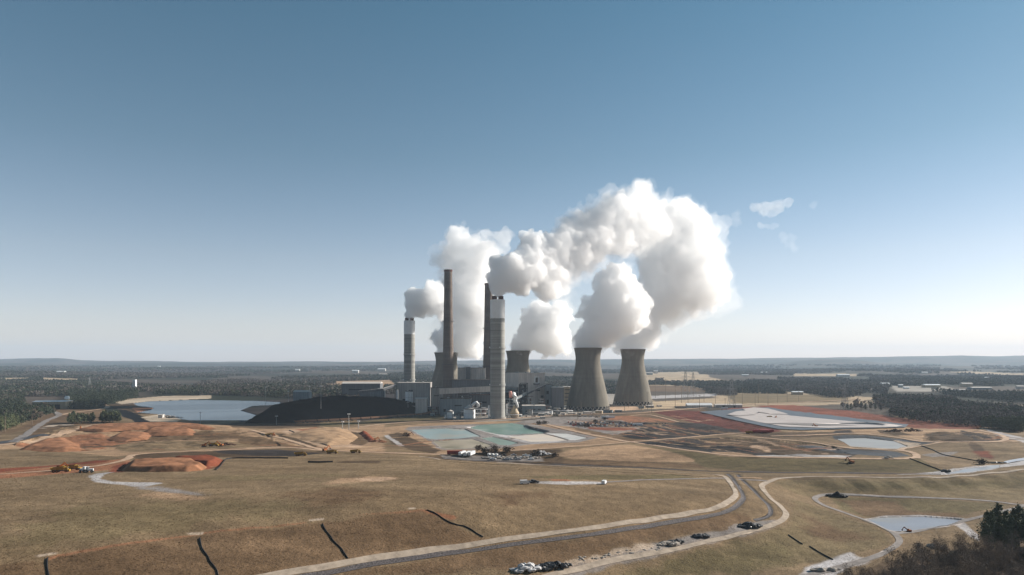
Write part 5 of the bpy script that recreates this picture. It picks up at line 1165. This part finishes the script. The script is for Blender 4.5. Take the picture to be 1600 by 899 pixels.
MIDW = [ # seen region of the bases, share of pines, spacing
 ([(0,672),(22,666),(60,656),(88,644),(70,641),(40,641),(36,622),(0,618)], .75, 7, 1),
 ([(108,640),(150,640),(215,621),(212,613),(108,613)], .95, 6.5, 1),
 ([(0,600),(130,598),(250,606),(250,612),(212,614),(130,622),(100,620),(45,620),(0,622)], .6, 9, 1),
 ([(240,617),(330,618),(440,622),(520,626),(560,620),(560,608),(430,602),(300,608),(250,610)], .55, 8, 1),
 ([(1098,610),(1115,613),(1150,613),(1180,612),(1230,606),(1235,599),(1110,600)], .7, 8, 1), ([(1120,618),(1150,619),(1152,610),(1122,610)], .15, 6, 1), ([(1024,598.5),(1036,598.5),(1036,595),(1024,595)], .1, 6, 1),
 ([(1225,610),(1260,614),(1300,622),(1330,622),(1360,612),(1385,618),(1390,600),(1240,598)], .45, 8, 1),
 ([(1372,634),(1393,640),(1392,650),(1430,660),(1600,674),(1700,684),(1700,644),(1600,641),(1545,638),(1500,634),(1490,626),(1390,622),(1362,626)], .55, 7, 1),
 ([(1455,612),(1490,620),(1600,630),(1700,632),(1700,618),(1500,617)], .7, 9, 1), ([(640,604),(690,604),(690,598),(640,598)], .6, 9, 1), ([(850,612),(905,614),(960,612),(1005,610),(1000,600),(860,599)], .55, 9, 1),
 ([(480,626),(560,626),(560,616),(480,618)], .4, 8, 1)]
XS, YS, KS, RS, HS_ = [], [], [], [], []
for L, fp, dm, _k in MIDW:
    P = wpoly(L, 12); ar = abs(np.sum(P[:,0]*np.roll(P[:,1],-1)-np.roll(P[:,0],-1)*P[:,1]))/2; n = int(min(ar/(dm*dm)*1.7, 9000)); Q, _ = sample_poly(L, n, int(ar) % 1000)
    Q = thin(Q, dm*.8) if len(Q) else Q
    cl = fbm(Q[:,0]/60, Q[:,1]/60, 2) if len(Q) else 0
    gp = np.random.default_rng(3).random(len(Q))*.35 + cl*.9 - .1; k = np.where(gp < fp, np.where(gp > fp-.15, 2, 0), 1)
    XS.append(Q[:,0]); YS.append(Q[:,1]); KS.append(k); RS.append(np.full(len(Q), dm*.62)); HS_.append(np.random.default_rng(4).uniform(.75,1.2,len(Q))*(13 if fp > .5 else 12))
XS, YS, KS, RS, HS_ = map(np.concatenate, (XS, YS, KS, RS, HS_)); print('mid wood', len(XS))
nearm = YS < 1750
for sel, nt_, lb in ((nearm, 46, 'mixed pine and leafless woodland around the power station'), (~nearm, 22, 'mixed woodland behind the power station')):
    wood_mesh('woodland', XS[sel], YS[sel], hgt0(XS[sel], YS[sel]), HS_[sel], RS[sel], nt_, KS[sel], 5, lb)
# far forest out to the ridge
g = np.random.default_rng(9); n = 52000
vv = g.uniform(HV-1, 604, n*2)[:n*2]; uu = g.uniform(-330, 1930, n*2)
yy = 1/g.uniform(1/8000, 1/1750, n*2)
xx = (uu-800)/F*yy
mask = fbm(xx/520+7, yy/900+3, 3)
keep = mask > .46; 
zz = hgt0(xx, yy); vs_ = HV+(H-zz)/yy*F
for L in NOTREE:
    A = np.array(L, float); 
    if A[:,1].max() < 640: keep &= ~inpoly(uu, vs_, A)
for L, *_r in MIDW: keep &= ~inpoly(uu, vs_, np.array(L, float))
keep &= ~((yy < 1900) & (uu > 560) & (uu < 1240))
xx, yy, zz = xx[keep], yy[keep], zz[keep]; print('far', len(xx))
R_ = np.clip(yy*.0021, 4.5, 22)*g.uniform(.8, 1.3, len(xx)); kk = np.where(fbm(xx/300, yy/300+20, 3)+g.normal(size=len(xx))*.06 > .5, 1, np.where(g.random(len(xx)) > .7, 2, 0))
wood_mesh('forest', xx, yy, zz-2, np.clip(9+yy*.0006, 9, 15)*g.uniform(.8,1.25,len(xx)), R_, 24, kk, 8, 'far woodland reaching to the hills on the horizon')

# low brown undergrowth under the corner thicket
P = wpoly([(1310,1000),(1350,925),(1410,900),(1450,884),(1500,872),(1560,864),(1600,858),(1690,850),(1690,1000)], 8); g = np.random.default_rng(12); lo, hi = P.min(0), P.max(0)
q = g.random((9000,2))*(hi-lo)+lo; q = q[inpoly(q[:,0], q[:,1], P)]; q = q[fbm(q[:,0]/7, q[:,1]/7, 3) > .44]
wood_mesh('undergrowth', q[:,0], q[:,1], hgt(q[:,0], q[:,1])-.2, g.uniform(.6, 1.9, len(q)), g.uniform(.4, .9, len(q)), 22, np.ones(len(q), int), 3, 'brown scrub under the bare trees at the bottom right')

# ---------------------------------------------------------------- small things
def place(o, u, v, rz, label, cat=None, group=None, s=1):
    p = at(u, v); o.location = p; o.rotation_euler = (0,0,rz); o.scale = (s,s,s); o['label'] = label
    if cat: o['category'] = cat
    if group: o['group'] = group
    elif 'group' in o: del o['group']
    return o
def wheel(x, y, r, w_, parent, rim='lsteel'):
    t_ = MB().tube([(x,y-w_/2,r),(x,y+w_/2,r)], r, 14).build('wheel', M['rubber'], parent)
    MB().tube([(x,y-w_/2-.02,r),(x,y+w_/2+.02,r)], r*.5, 10).build('rim', M[rim], t_)
def pickup(m, van=False):
    o = empty('van' if van else 'pickup_truck', (0,0,0), 'x', 'van' if van else 'pickup truck')
    if van: MB().add([(-2.6,-1,.5),(2.6,-1,.5),(2.6,1,.5),(-2.6,1,.5),(-2.6,-1,2.3),(1.3,-.95,2.3),(1.3,.95,2.3),(-2.6,1,2.3),(2.6,-1,1.2),(2.6,1,1.2)], [(3,2,1,0),(0,1,8,5,4),(2,3,7,6,9),(1,2,9,8),(8,9,6,5),(4,5,6,7),(3,0,4,7)]).build('body', M[m], o)
    else:
        MB().box((0,0,.8),(5.4,1.9,.65)).build('body', M[m], o)
        MB().add([(-.9,-.85,1.12),(1.5,-.85,1.12),(1.5,.85,1.12),(-.9,.85,1.12),(-.7,-.75,1.8),(.7,-.75,1.8),(.7,.75,1.8),(-.7,.75,1.8)],[(0,1,5,4),(1,2,6,5),(2,3,7,6),(3,0,4,7),(4,5,6,7)]).build('cab', M[m], o)
    MB().add([(1.56,-.8,1.2),(1.56,.8,1.2),(.78,.7,1.82),(.78,-.7,1.82)],[(0,1,2,3)]).build('windscreen', M['glass'], o)
    for x in (-1.7,1.7):
        for y in (-.9,.9): wheel(x, y, .4, .3, o)
    return o
def dump_truck(m='yellow'):
    o = empty('dump_truck', (0,0,0), 'x', 'dump truck')
    MB().add([(-5,-1.5,1.6),(1.2,-1.5,1.6),(1.2,1.5,1.6),(-5,1.5,1.6),(-5.8,-1.8,3.0),(2.4,-1.8,3.7),(2.4,1.8,3.7),(-5.8,1.8,3.0),(-4.6,-1.3,2.2),(1,-1.3,2.2),(1,1.3,2.2),(-4.6,1.3,2.2)],[(3,2,1,0),(0,1,5,4),(1,2,6,5),(2,3,7,6),(3,0,4,7),(4,5,9,8),(5,6,10,9),(6,7,11,10),(7,4,8,11),(8,9,10,11)]).build('bed', M[m], o)
    c = MB().box((3.3,0,2.3),(1.9,2.4,2.0)).build('cab', M[m], o); MB().box((4.27,0,2.7),(.06,2.0,.9)).build('windscreen', M['glass'], c)
    MB().box((4.6,0,1.3),(1.4,2.2,1)).build('hood', M[m], o); MB().box((0,0,1.15),(9,1.2,.5)).build('chassis', M['steel'], o)
    for x in (-3.6,-1.7,3.6):
        for y in (-1.3,1.3): wheel(x, y, .85, .6, o, 'orange')
    return o
def excavator(m='orange'):
    o = empty('excavator', (0,0,0), 'x', 'excavator')
    for y in (-1.3,1.3): MB().add([(-2.2,y-.35,.1),(2.2,y-.35,.1),(2.6,y-.35,.55),(2.2,y-.35,1),(-2.2,y-.35,1),(-2.6,y-.35,.55),(-2.2,y+.35,.1),(2.2,y+.35,.1),(2.6,y+.35,.55),(2.2,y+.35,1),(-2.2,y+.35,1),(-2.6,y+.35,.55)],[(5,4,3,2,1,0),(6,7,8,9,10,11),(0,1,7,6),(1,2,8,7),(2,3,9,8),(3,4,10,9),(4,5,11,10),(5,0,6,11)]).build('track', M['rubber'], o)
    MB().box((-.5,0,1.9),(4,2.9,1.5)).build('body', M[m], o); c = MB().box((1,.8,2.9),(1.6,1.2,1.7)).build('cab', M[m], o); MB().box((1.82,.8,3),(.06,1,1.2)).build('windscreen', M['glass'], c)
    MB().beam((1,-.3,2.2),(4.6,-.3,5.4),.6,.9).build('boom', M[m], o); MB().beam((4.5,-.3,5.5),(6.6,-.3,2.6),.5,.6).build('stick', M[m], o)
    MB().add([(6.2,-1,2.7),(7.2,-1,2.5),(6.9,-1,1.4),(5.9,-1,1.7),(6.2,.4,2.7),(7.2,.4,2.5),(6.9,.4,1.4),(5.9,.4,1.7)],[(0,1,2,3),(7,6,5,4),(0,4,5,1),(1,5,6,2),(2,6,7,3)]).build('bucket', M['steel'], o)
    return o
def trailer(m='wpaint'):
    o = empty('trailer', (0,0,0), 'x', 'trailer')
    MB().box((0,0,2.6),(13,2.5,2.8)).build('box', M[m], o); MB().box((0,0,1.05),(13,1,.3)).build('chassis', M['steel'], o)
    for x in (-5,-3.8):
        for y in (-1.05,1.05): wheel(x, y, .5, .4, o)
    MB().box((4,0,.5),(.3,1.6,1)).build('landing_leg', M['steel'], o); return o
def grader():
    o = empty('site_tractor', (0,0,0), 'x', 'tractor')
    MB().box((1.2,0,1.8),(2.6,1.5,1.3)).build('hood', M['wpaint'], o); c = MB().box((-.8,0,2.6),(1.7,1.7,2.2)).build('cab', M['wpaint'], o); MB().box((.08,0,2.9),(.06,1.4,1.2)).build('windscreen', M['glass'], c)
    for x, r in ((-1.6,1.1),(1.8,.8)):
        for y in (-1.1,1.1): wheel(x, y, r, .6, o)
    return o
DT, EX, GR = dump_truck(), excavator(), grader(); 
place(DT, 95, 738.5, .2, 'yellow dump truck parked on the orange haul road, nearest to the left border')
place(EX, 88, 737, .6, 'orange excavator close beside the yellow dump truck on the orange haul road')
place(copy_tree(DT), 113, 735, .1, 'yellow dump truck in front of the dark red soil bank on the orange haul road')
place(GR, 131, 738.5, 2.9, 'white site tractor on the orange haul road'); place(copy_tree(GR), 139, 738.8, .3, 'second white site tractor, nearer to the grey gravel bend')
for (u, v, rz, lb, src) in [(127,670,2.4,'orange excavator on the crest of the red earth mound below the pines',EX),(319,698,.3,'orange excavator at the left end of the row of machines on the tan shelf',EX),
    (334,697.5,0,'yellow dump truck second in the row of machines on the tan shelf',DT),(345,697,3,'orange excavator beside the pale spoil heap on the tan shelf',EX),(421,681,.5,'yellow dump truck where the pale haul road bends on the earthworks',DT),
    (428,681.5,2,'orange excavator where the pale haul road bends on the earthworks',EX),(508,705,1.0,'orange excavator with raised boom beside the junction of haul roads',EX),(519,709,.1,'yellow dump truck below the junction of haul roads',DT),
    (470,713,.2,'yellow dump truck alone on the dark strip above the grass field',DT),(585,690,.7,'orange excavator beside the red soil heap left of the ponds',EX),(638,682,.1,'orange excavator on the dark strip left of the ponds',EX),
    (1330,724,2,'orange excavator by the grey lined slope',EX),(1212,654,1,'orange excavator on the white residue flat nearest its upper left tip',EX),(1203,653,.1,'yellow dump truck on the white residue flat',DT),(1275,668,2,'orange excavator on the lower rim of the white residue flat',EX),
    (1171,678,.2,'yellow dump truck left in the work camp below the red bank',DT),(1190,677,2,'orange excavator in the work camp below the red bank',EX),(1528,671,.4,'dark crane like excavator on the grey spoil by the far wood',EX),
    (1420,834,3,'small excavator on the bank of the catch pond',EX),(556,708.5,.1,'yellow dump truck on the pale haul road left of the ponds',DT)]:
    o = copy_tree(src); place(o, u, v, rz, lb)
    o.scale = (.85,)*3
    if 'catch pond' in lb: o.location = at(1420,831.5); o.scale = (.5,)*3; o['label'] = 'small excavator on the road edge below the catch pond'
for i, u in enumerate((706,711,716)):
    pass
TRR, TRW = trailer('red'), trailer()
place(TRR, 710, 711.5, .1, 'red trailer parked at the left end of the equipment yard')
for u, v in ((722,712.5),(730,713),(737,713)): 
    o = TRW if u == 722 else copy_tree(TRW); place(o, u, v, 1.3, 'white trailer standing nose out next to the red one in the equipment yard', None, 'white trailers in the equipment yard')
for u, v in ((1132,640),(946,654),(954,654.3),(996,666)): place(copy_tree(TRW), u, v, .05, 'white trailer on the bare ground between cooling towers and dark soil', None, 'white trailers by the cooling towers')
for u in range(5): place(copy_tree(TRR), 1184+u*4, 676+random.random()*1.5, random.uniform(-.3,.3), 'red container trailer in the work camp under the dark red bank', None, 'red trailers in the work camp')
CARS = [pickup('wpaint'), pickup('kpaint'), pickup('spaint'), pickup('bpaint'), pickup('red')]; VAN = pickup('wpaint', True)
cn = ['white','black','silver','blue','red']; used_c = set()
def car(i, u, v, rz, where, grp):
    o = CARS[i] if i not in used_c else copy_tree(CARS[i]); used_c.add(i)
    place(o, u, v, rz, '%s pickup truck %s' % (cn[i], where), None, '%s pickups %s' % (cn[i], grp)); return o
random.seed(21)
for row, (v0, n) in enumerate(((660.5,15),(662.5,17),(664.5,18),(666.3,16))):
    for k in range(n):
        if random.random() < .8: car(random.choice((0,0,1,1,2,3,4,1)), 888+row*3+k*6.4+random.uniform(-1,1), v0+random.uniform(-.4,.4), 1.57+random.uniform(-.2,.2), 'in the crowded yard in front of the cooling towers', 'in the yard before the cooling towers')
for k in range(14): car(random.choice((0,1,2)), 765+k*5.5+random.uniform(-1.5,1.5), random.choice((712,713.5,716,718))+random.uniform(-.5,.5), random.uniform(-.3,.3), 'in the equipment yard below the settling ponds', 'in the equipment yard')
for k in range(6): car(random.choice((0,1,2)), 905+k*9, 652+random.uniform(-1,1), .1, 'on the apron at the foot of the nearest cooling tower', 'at the foot of the nearest cooling tower')
for k in range(9): car(random.choice((0,2,1)), 1062+k*7, 637+random.uniform(-.6,.6), .1, 'near the long pale sheds behind the red bank', 'near the long pale sheds')
place(VAN, 764, 712, 1.4, 'white van leftmost among the cars of the equipment yard')
for u, v in ((770,712),(776,712.2)): place(copy_tree(VAN), u, v, 1.4, 'white van beside the leftmost van of the equipment yard', None, 'white vans in the equipment yard')
place(copy_tree(VAN), 820, 757, .2, 'white van on the pale gravel patch in the middle of the grass field')
place(copy_tree(CARS[1]), 832, 754.5, .1, 'black pickup truck on the gravel patch in the middle of the grass field')
place(copy_tree(CARS[1]), 835, 755.5, .2, 'black pickup truck second from the van on the gravel patch')
place(copy_tree(VAN), 944, 757, 1.2, 'white van at the end of the pale track across the grass field')

# lamp masts and power poles
def mast(h):
    o = empty('light_mast', (0,0,0), 'x', 'light mast'); MB().lathe([(.45,0),(.28,h),(.01,h)], n=8).build('pole', M['lsteel'], o, True); MB().box((0,0,h+.5),(3.6,1.6,.9)).build('lamp_head', M['white'], o); return o
def ppole(h, arms=2):
    o = empty('power_pole', (0,0,0), 'x', 'power pole'); MB().lathe([(.42,0),(.24,h),(.01,h)], n=7).build('pole', M['wood'], o, True)
    for k in range(arms): MB().box((0,0,h-1.2-k*2.6),(6-k,.35,.35)).build('crossarm', M['wood'], o)
    return o
MS = [(415,604,630,'light mast rising at the far reservoir bank'),(450.5,612,634,'light mast standing on the left shoulder of the coal heap'),(483.5,604,627,'light mast with a bright head behind the coal heap top'),(501.5,604,656,'tallest light mast in front of the coal heap'),
      (432,651,664,'short pale mast below the left end of the coal heap'),(545,648,671.5,'light mast on the grass below the coal train'),(535,660,672,'short pale mast left of the mast below the coal train'),(637.5,629,647,'light mast at the right end of the coal heap'),
      (313,645,663,'thin mast at the reservoir dam'),(560,659,670,'short pale mast right of the mast below the coal train')]
for u, v0, v1, lb in MS:
    p = at(u, v1); h = (v1-v0)*p.y/F; o = mast(h); o.location = p; o['label'] = lb
PPr = [ppole(h) for h in (24, 30)]
PO = [(8,650,675),(50,647,664),(903,634,655),(926.5,622,650),(908,628,650),(976,616,643),(982,617,637),(968,619,634),(999,606,640),(1018.5,624,646),(1055,600,635),(1093,617,640),(1133,622,640),(1118,616,636),(1075,612,634),(1065,605,630),(1024,590,622),(1040,592,628),
      (1160,606,632),(1185,600,630),(1200,612,634),(1215,607,630),(1180,612,634),(1148,610,633),(1230,608,630),(1248,610,628),(1100,606,628),(1083,596,625),(1012,612,640),(1002,620,642),(897,636,652),(1384,622,640),(1341,616,626)]
f0 = set()
for u, v0, v1 in PO:
    p = at(u, v1); h = (v1-v0)*p.y/F; i = 0 if h < 32 else 1; o = copy_tree(PPr[i]) if i in f0 else PPr[i]; f0.add(i); o.location = p; o.scale = (1,1,h/(24,30)[i]); o.rotation_euler.z = random.uniform(-.4,.4)
    wh_ = 'at the left border of the earthworks' if u < 100 else 'in front of the cooling towers' if u < 1021 else 'in the switchyard field right of the cooling towers'
    tag(o, 'slender wooden power pole '+wh_, 'power pole', 'power poles '+wh_)
def pylon(u, v0, v1, lb):
    p = at(u, v1); h = (v1-v0)*p.y/F; o = empty('lattice_pylon', p, lb, 'pylon'); b = MB(); w0, w1 = h*.11, h*.02
    for s0, s1 in ((-1,-1),(1,-1),(1,1),(-1,1)): b.beam((s0*w0,s1*w0,0),(s0*w1,s1*w1,h),.5,.5)
    for k in range(7):
        f, g_ = k/7, (k+1)/7; a, c = w0+(w1-w0)*f, w0+(w1-w0)*g_
        for s1 in (-1,1): b.beam((-a,s1*a,h*f),(c,s1*c,h*g_),.3,.3); b.beam((a,s1*a,h*f),(-c,s1*c,h*g_),.3,.3)
    b.build('tower', M['lsteel'], o)
    for k in range(3): MB().beam((-h*.16,0,h*(.68+.12*k)),(h*.16,0,h*(.68+.12*k)),.6,.6).build('crossarm', M['lsteel'], o)
pylon(1071,580,622,'pale lattice pylon standing in the middle of the tan field'); pylon(1083,582,620,'pale lattice pylon right of its twin in the tan field'); pylon(1143,592,640,'thin lattice pylon behind the long pale sheds'); pylon(1320,600,640,'lattice pylon rising before the grey wood on the right'); pylon(140,590,608,'lattice pylon far beyond the left wood')
# long sheds and far houses
block('storage_shed', 'long pale shed with rounded roof behind the red bank, left of its twin', 'shed', 1074, 1113, 1345, 633.5, 14, 'lgrey', 'white', gable=4)
block('storage_shed', 'long pale shed with grey walls, right of the rounded one behind the red bank', 'shed', 1118, 1160, 1350, 633, 14, 'grey', 'roof', gable=2, extra=[('door',.3,.3,5,5),('door',.7,.3,5,5)])
block('dark_tent', 'low dark canopy by the left end of the long pale sheds', 'shed', 1056, 1072, 1340, 636, 10, 'dgrey', 'droof', gable=1.5)
for (u0, u1, v, vt, y, w_, r_, lb) in [(1239,1255,617,613,1,'beige','white','brown walled house with a white roof at the edge of the grey wood'),(1378,1390,605,600,1,'lgrey','white','white gabled house among trees above the big dark wood'),
    (1446,1470,606,602,1,'beige','white','long building with a bright cream roof beyond the dark wood'),(1413,1421,608,605.5,1,'white','white','small white building left of the cream roofed one'),(1405,1411,606,602,1,'blue','white','pale blue gable left of the small white building'),
    (1504,1520,605,600,1,'beige','roof','beige hall right of the cream roofed building'),(1520,1550,609,606,1,'blue','roof','long blue grey roof right of the beige hall'),(1310,1328,589,586,1,'lgrey','white','thin white building in the distant trees'),
    (1022,1028,584,580,1,'lgrey','white','bright white house at the far end of the tan field'),(1010,1020,586,583,1,'blue','roof','grey farm buildings beside the bright white house'),(1160,1170,588,586,1,'lgrey','white','white shed at the far edge of the tan field'),
    (1330,1333,608,606,1,'white','white','tiny white shed in the grey wood'),(1358,1384,612,609,1,'lgrey','roof','low pale roofs at the edge of the wood'),(1440,1450,584,582,1,'lgrey','white','tiny pale building in hazy trees on the right'),
    (590,602,580,577,1,'lgrey','white','tiny white building left of the shorter chimney in the far haze'),(550,560,583,579.5,1,'lgrey','white','small bright building in the far wood left of the plant'),(461,468,581,578,1,'lgrey','white','small white house in the far wood above the coal heap'),
    (88,100,584,581,1,'lgrey','white','distant white building on the left under the hills'),(150,203,609,605,1,'lgrey','roof','very long low pale building left of the white tower'),(246,250,574,572.5,1,'white','white','white speck of a house on the left hillside'),
    (592,604,588,585,1,'blue','roof','bluish roof beyond the warehouse'),(472,478,602,600,1,'white','white','little white hut in front of the far bank wood'),(1190,1204,584,582,1,'lgrey','white','faint white building beyond the row of dark pines'),
    (1495,1512,611,609,1,'lgrey','roof','low pale roof by the sand strip'),(1590,1600,608,604,1,'lgrey','roof','pale house at the right border'),(1540,1548,592,590,1,'lgrey','white','tiny white house in the hazy trees near the right border')]:
    yb = float(cast((u0+u1)/2, v)[1][0]); z0 = float(hgt0(X((u0+u1)/2, yb), yb)); wd_ = (u1-u0)/F*yb
    h_ = (v-vt)*yb/F; o = block('house' if 'house' in lb else 'building', lb, 'house' if 'house' in lb else 'building', u0, u1, yb, vt-.0, max(8, wd_*.45), w_, r_, gable=h_*.35, z0=z0, over=1.2)
# white tower at the left and other tall things
o = empty('water_tower', at(210.5,611), 'white square tower standing alone beyond the left wood', 'tower'); hh = (611-593)*o.location.y/F; o.location.z = 0
MB().box((0,0,hh/2),(8,8,hh)).build('shaft', M['white'], o); MB().box((0,-4.1,hh*.5),(4,.3,hh*.7)).build('louvre', M['lgrey'], o); MB().box((-7,3,hh*.3),(6,8,hh*.6)).build('annexe', M['blue'], o)
# black drain pipes down the slope
for pts, lb in (([(74,872),(73,882),(76,899),(78,912)],'black drain pipe down the slope, nearest to the left border'),([(312,840.5),(314,852),(318,862),(326,870),(328,880),(338,888),(341,901)],'black drain pipe with a kink, second from the left border on the slope'),
                ([(504,819),(508,829),(517,838),(520,846),(533,856),(538,866),(547,877)],'black drain pipe down the slope, third from the left border'),([(667,798),(682,803),(694,812),(712,820),(728,822),(742,832),(760,842)],'longest black drain pipe, bending down from the end of the slope crest'),
                ([(1232,836),(1243,844),(1254,851)],'upper piece of the thin black pipe on the slope right of the curved road'),([(1265,854),(1280,863),(1305,877)],'lower piece of the thin black pipe on the slope right of the curved road'),
                ([(1440,697.5),(1456,703),(1475,711),(1500,716),(1530,721),(1560,723.5)],'dark drain line crossing the grassy bank toward the right border'),([(1421,717),(1440,724),(1460,731),(1472,736)],'dark drain line running down the bank to the black culvert'),
                ([(452,673),(475,682),(500,693),(512,697)],'thin black drain line across the tan slope below the coal train')):
    P = wline(pts, 1.5, 2); y0 = float(P[:,1].mean()); r_ = .16 + y0*.00045
    b = MB(); b.tube([(a, c, gz(a, c)+r_*.6) for a, c in P[::2]], [r_*(1+.18*math.sin(i*2.1)) for i in range(len(P[::2]))], 8); tag(b.build('drain_pipe', M['pipe'], None, True), lb, 'drain pipe')
def fence(pts, lb, h=1.0, m='tarp'):
    P = wline(pts); b = MB(); V = [(a, c, gz(a, c)-.1) for a, c in P] + [(a, c, gz(a, c)+h) for a, c in P]; n = len(P)
    V += [(x_, y_+.12, z_) for x_, y_, z_ in V]; b.add(V, [(i,i+1,n+i+1,n+i) for i in range(n-1)]+[(2*n+i+1,2*n+i,3*n+i,3*n+i+1) for i in range(n-1)]+[(n+i,n+i+1,3*n+i+1,3*n+i) for i in range(n-1)])
    tag(b.build('silt_fence', M[m]), lb, 'fence')
fence([(338,735),(344,730),(348,724),(352,720),(360,716),(440,716.5),(450,717)], 'dark silt fence curving round the end of the red pit')
fence([(481,723.5),(500,724.5),(520,723)], 'short dark silt fence piece alone on the grass field', 1.2)
# heaps
def lump(n_, r, hh, seed):
    g = np.random.default_rng(seed); b = MB()
    for i in range(n_):
        a = g.random()*6.28; q = math.sqrt(g.random()); s_ = g.uniform(.6,1.3); v, f = ICO[1]; c = np.array([math.cos(a)*q*r[0], math.sin(a)*q*r[1], hh*(1-q)*g.uniform(.5,1)+.2]); vv = v*np.array([s_*1.5, s_, s_*.75])*(1+.2*g.normal(size=(len(v),1)))
        b.add((vv+c).tolist(), [tuple(k) for k in f.tolist()])
    return b
for u, v, r, hh, n_, mk, nm, lb, cat, rz in [(858,887,(9,2.2),2.2,60,'tarp','tarp_heap','long heap wrapped in black sheeting on the gravel at the bottom edge','tarp heap',.32),(824,890,(6,2.6),3.0,44,'sack','sack_heap','round heap of white sacks beside the black sheeted heap','sack heap',.3),
    (1171,823,(6.5,3),2.4,50,'tarp','tarp_heap','black sheeted heap on the gravel where the curved road straightens','tarp heap',.1),(1094,839.5,(4,1.2),1.2,24,'tarp','tarp_heap','small flat black heap in the middle of the gravel strip','tarp heap',.2),
    (1040,851,(6,1.6),1.2,34,'rock','rubble_heap','heap of pale rubble on the gravel strip left of the small black heap','rubble',.2),(1056,848.5,(4,1.3),1.3,22,'tarp','tarp_heap','dark heap mixed with rubble on the gravel strip','tarp heap',.2),
    (1478,737.5,(3.2,1.4),1.5,16,'tarp','culvert','black culvert block where two drains meet the white channel','culvert',0),(1561,724,(6,1),.9,14,'tarp','tarp_heap','long black heap lying across the white channel near the right border','tarp heap',0),
    (1308,776.5,(7,2.4),2.4,40,'pipe','culvert','black culvert headwall with pale stones on the loop road','culvert',0),(1462,855,(4,1.6),1.6,20,'rock','rubble_heap','pale broken concrete in the grass left of the corner wood','rubble',-.3),
    (270,653,(16,4),2,40,'tarp','debris_heap','dark heaps of debris on the spit beside the reservoir','debris',0),(262,651,(12,4),2,30,'rock','debris_heap','pale heaps of debris on the spit beside the reservoir','debris',0),
    (1290,892,(6,2),1.2,24,'rock','rubble_heap','scattered pale rubble on the gravel bay at the bottom edge','rubble',0),(845,711,(10,3),4.5,60,'sack','pipe_stack','grey stacked blocks at the right end of the equipment yard','stack',0),(800,716,(26,5),1.5,70,'rock','scrap_heap','mixed scrap along the front of the equipment yard','scrap',0),
    (1012,663,(30,6),2,60,'tarp','scrap_heap','dark scrap rows at the right of the crowded yard','scrap',0),(1388,717,(5,2),2,16,'rock','rubble_heap','white chute stones on the grey lined slope','rubble',0),(353,696,(9,4),3,30,'soil','spoil_heap','dark spoil heap at the end of the row of machines','spoil heap',0),
    (590,691,(9,5),4,40,'red','spoil_heap','red soil heap left of the settling ponds','spoil heap',0),(1424,674,(12,5),4.5,50,'soil','spoil_heap','round dark brown spoil heap between grey pond and dark wood','spoil heap',0),(1400,675,(14,5),4,40,'soil','spoil_heap','flatter brown spoil heap left of the round one above the grey pond','spoil heap',0)]:
    m_ = M[mk] if mk != 'red' else mat('red_soil', GC['orange'], .95)
    o = lump(n_, r, hh, int(u)).build(nm, m_); o.location = at(u, v); o.rotation_euler.z = rz; tag(o, lb, cat)
# stones
random.seed(5)
for k in range(26):
    u = random.uniform(905, 1035); v = np.interp(u, [905,1035], [874,856])+random.uniform(-3.5,3.5); v_, f_ = ICO[1]
    s_ = random.uniform(.35,.8); b = MB().add((v_*np.array([s_*1.6,s_,s_*.6])*(1+.2*rng.normal(size=(len(v_),1)))).tolist(), [tuple(q) for q in f_.tolist()])
    o = b.build('boulder', M['rock']); o.location = at(u, v)+Vector((0,0,.1)); tag(o, 'pale boulder scattered on the gravel apron near the bottom edge', 'boulder', 'boulders on the gravel apron')
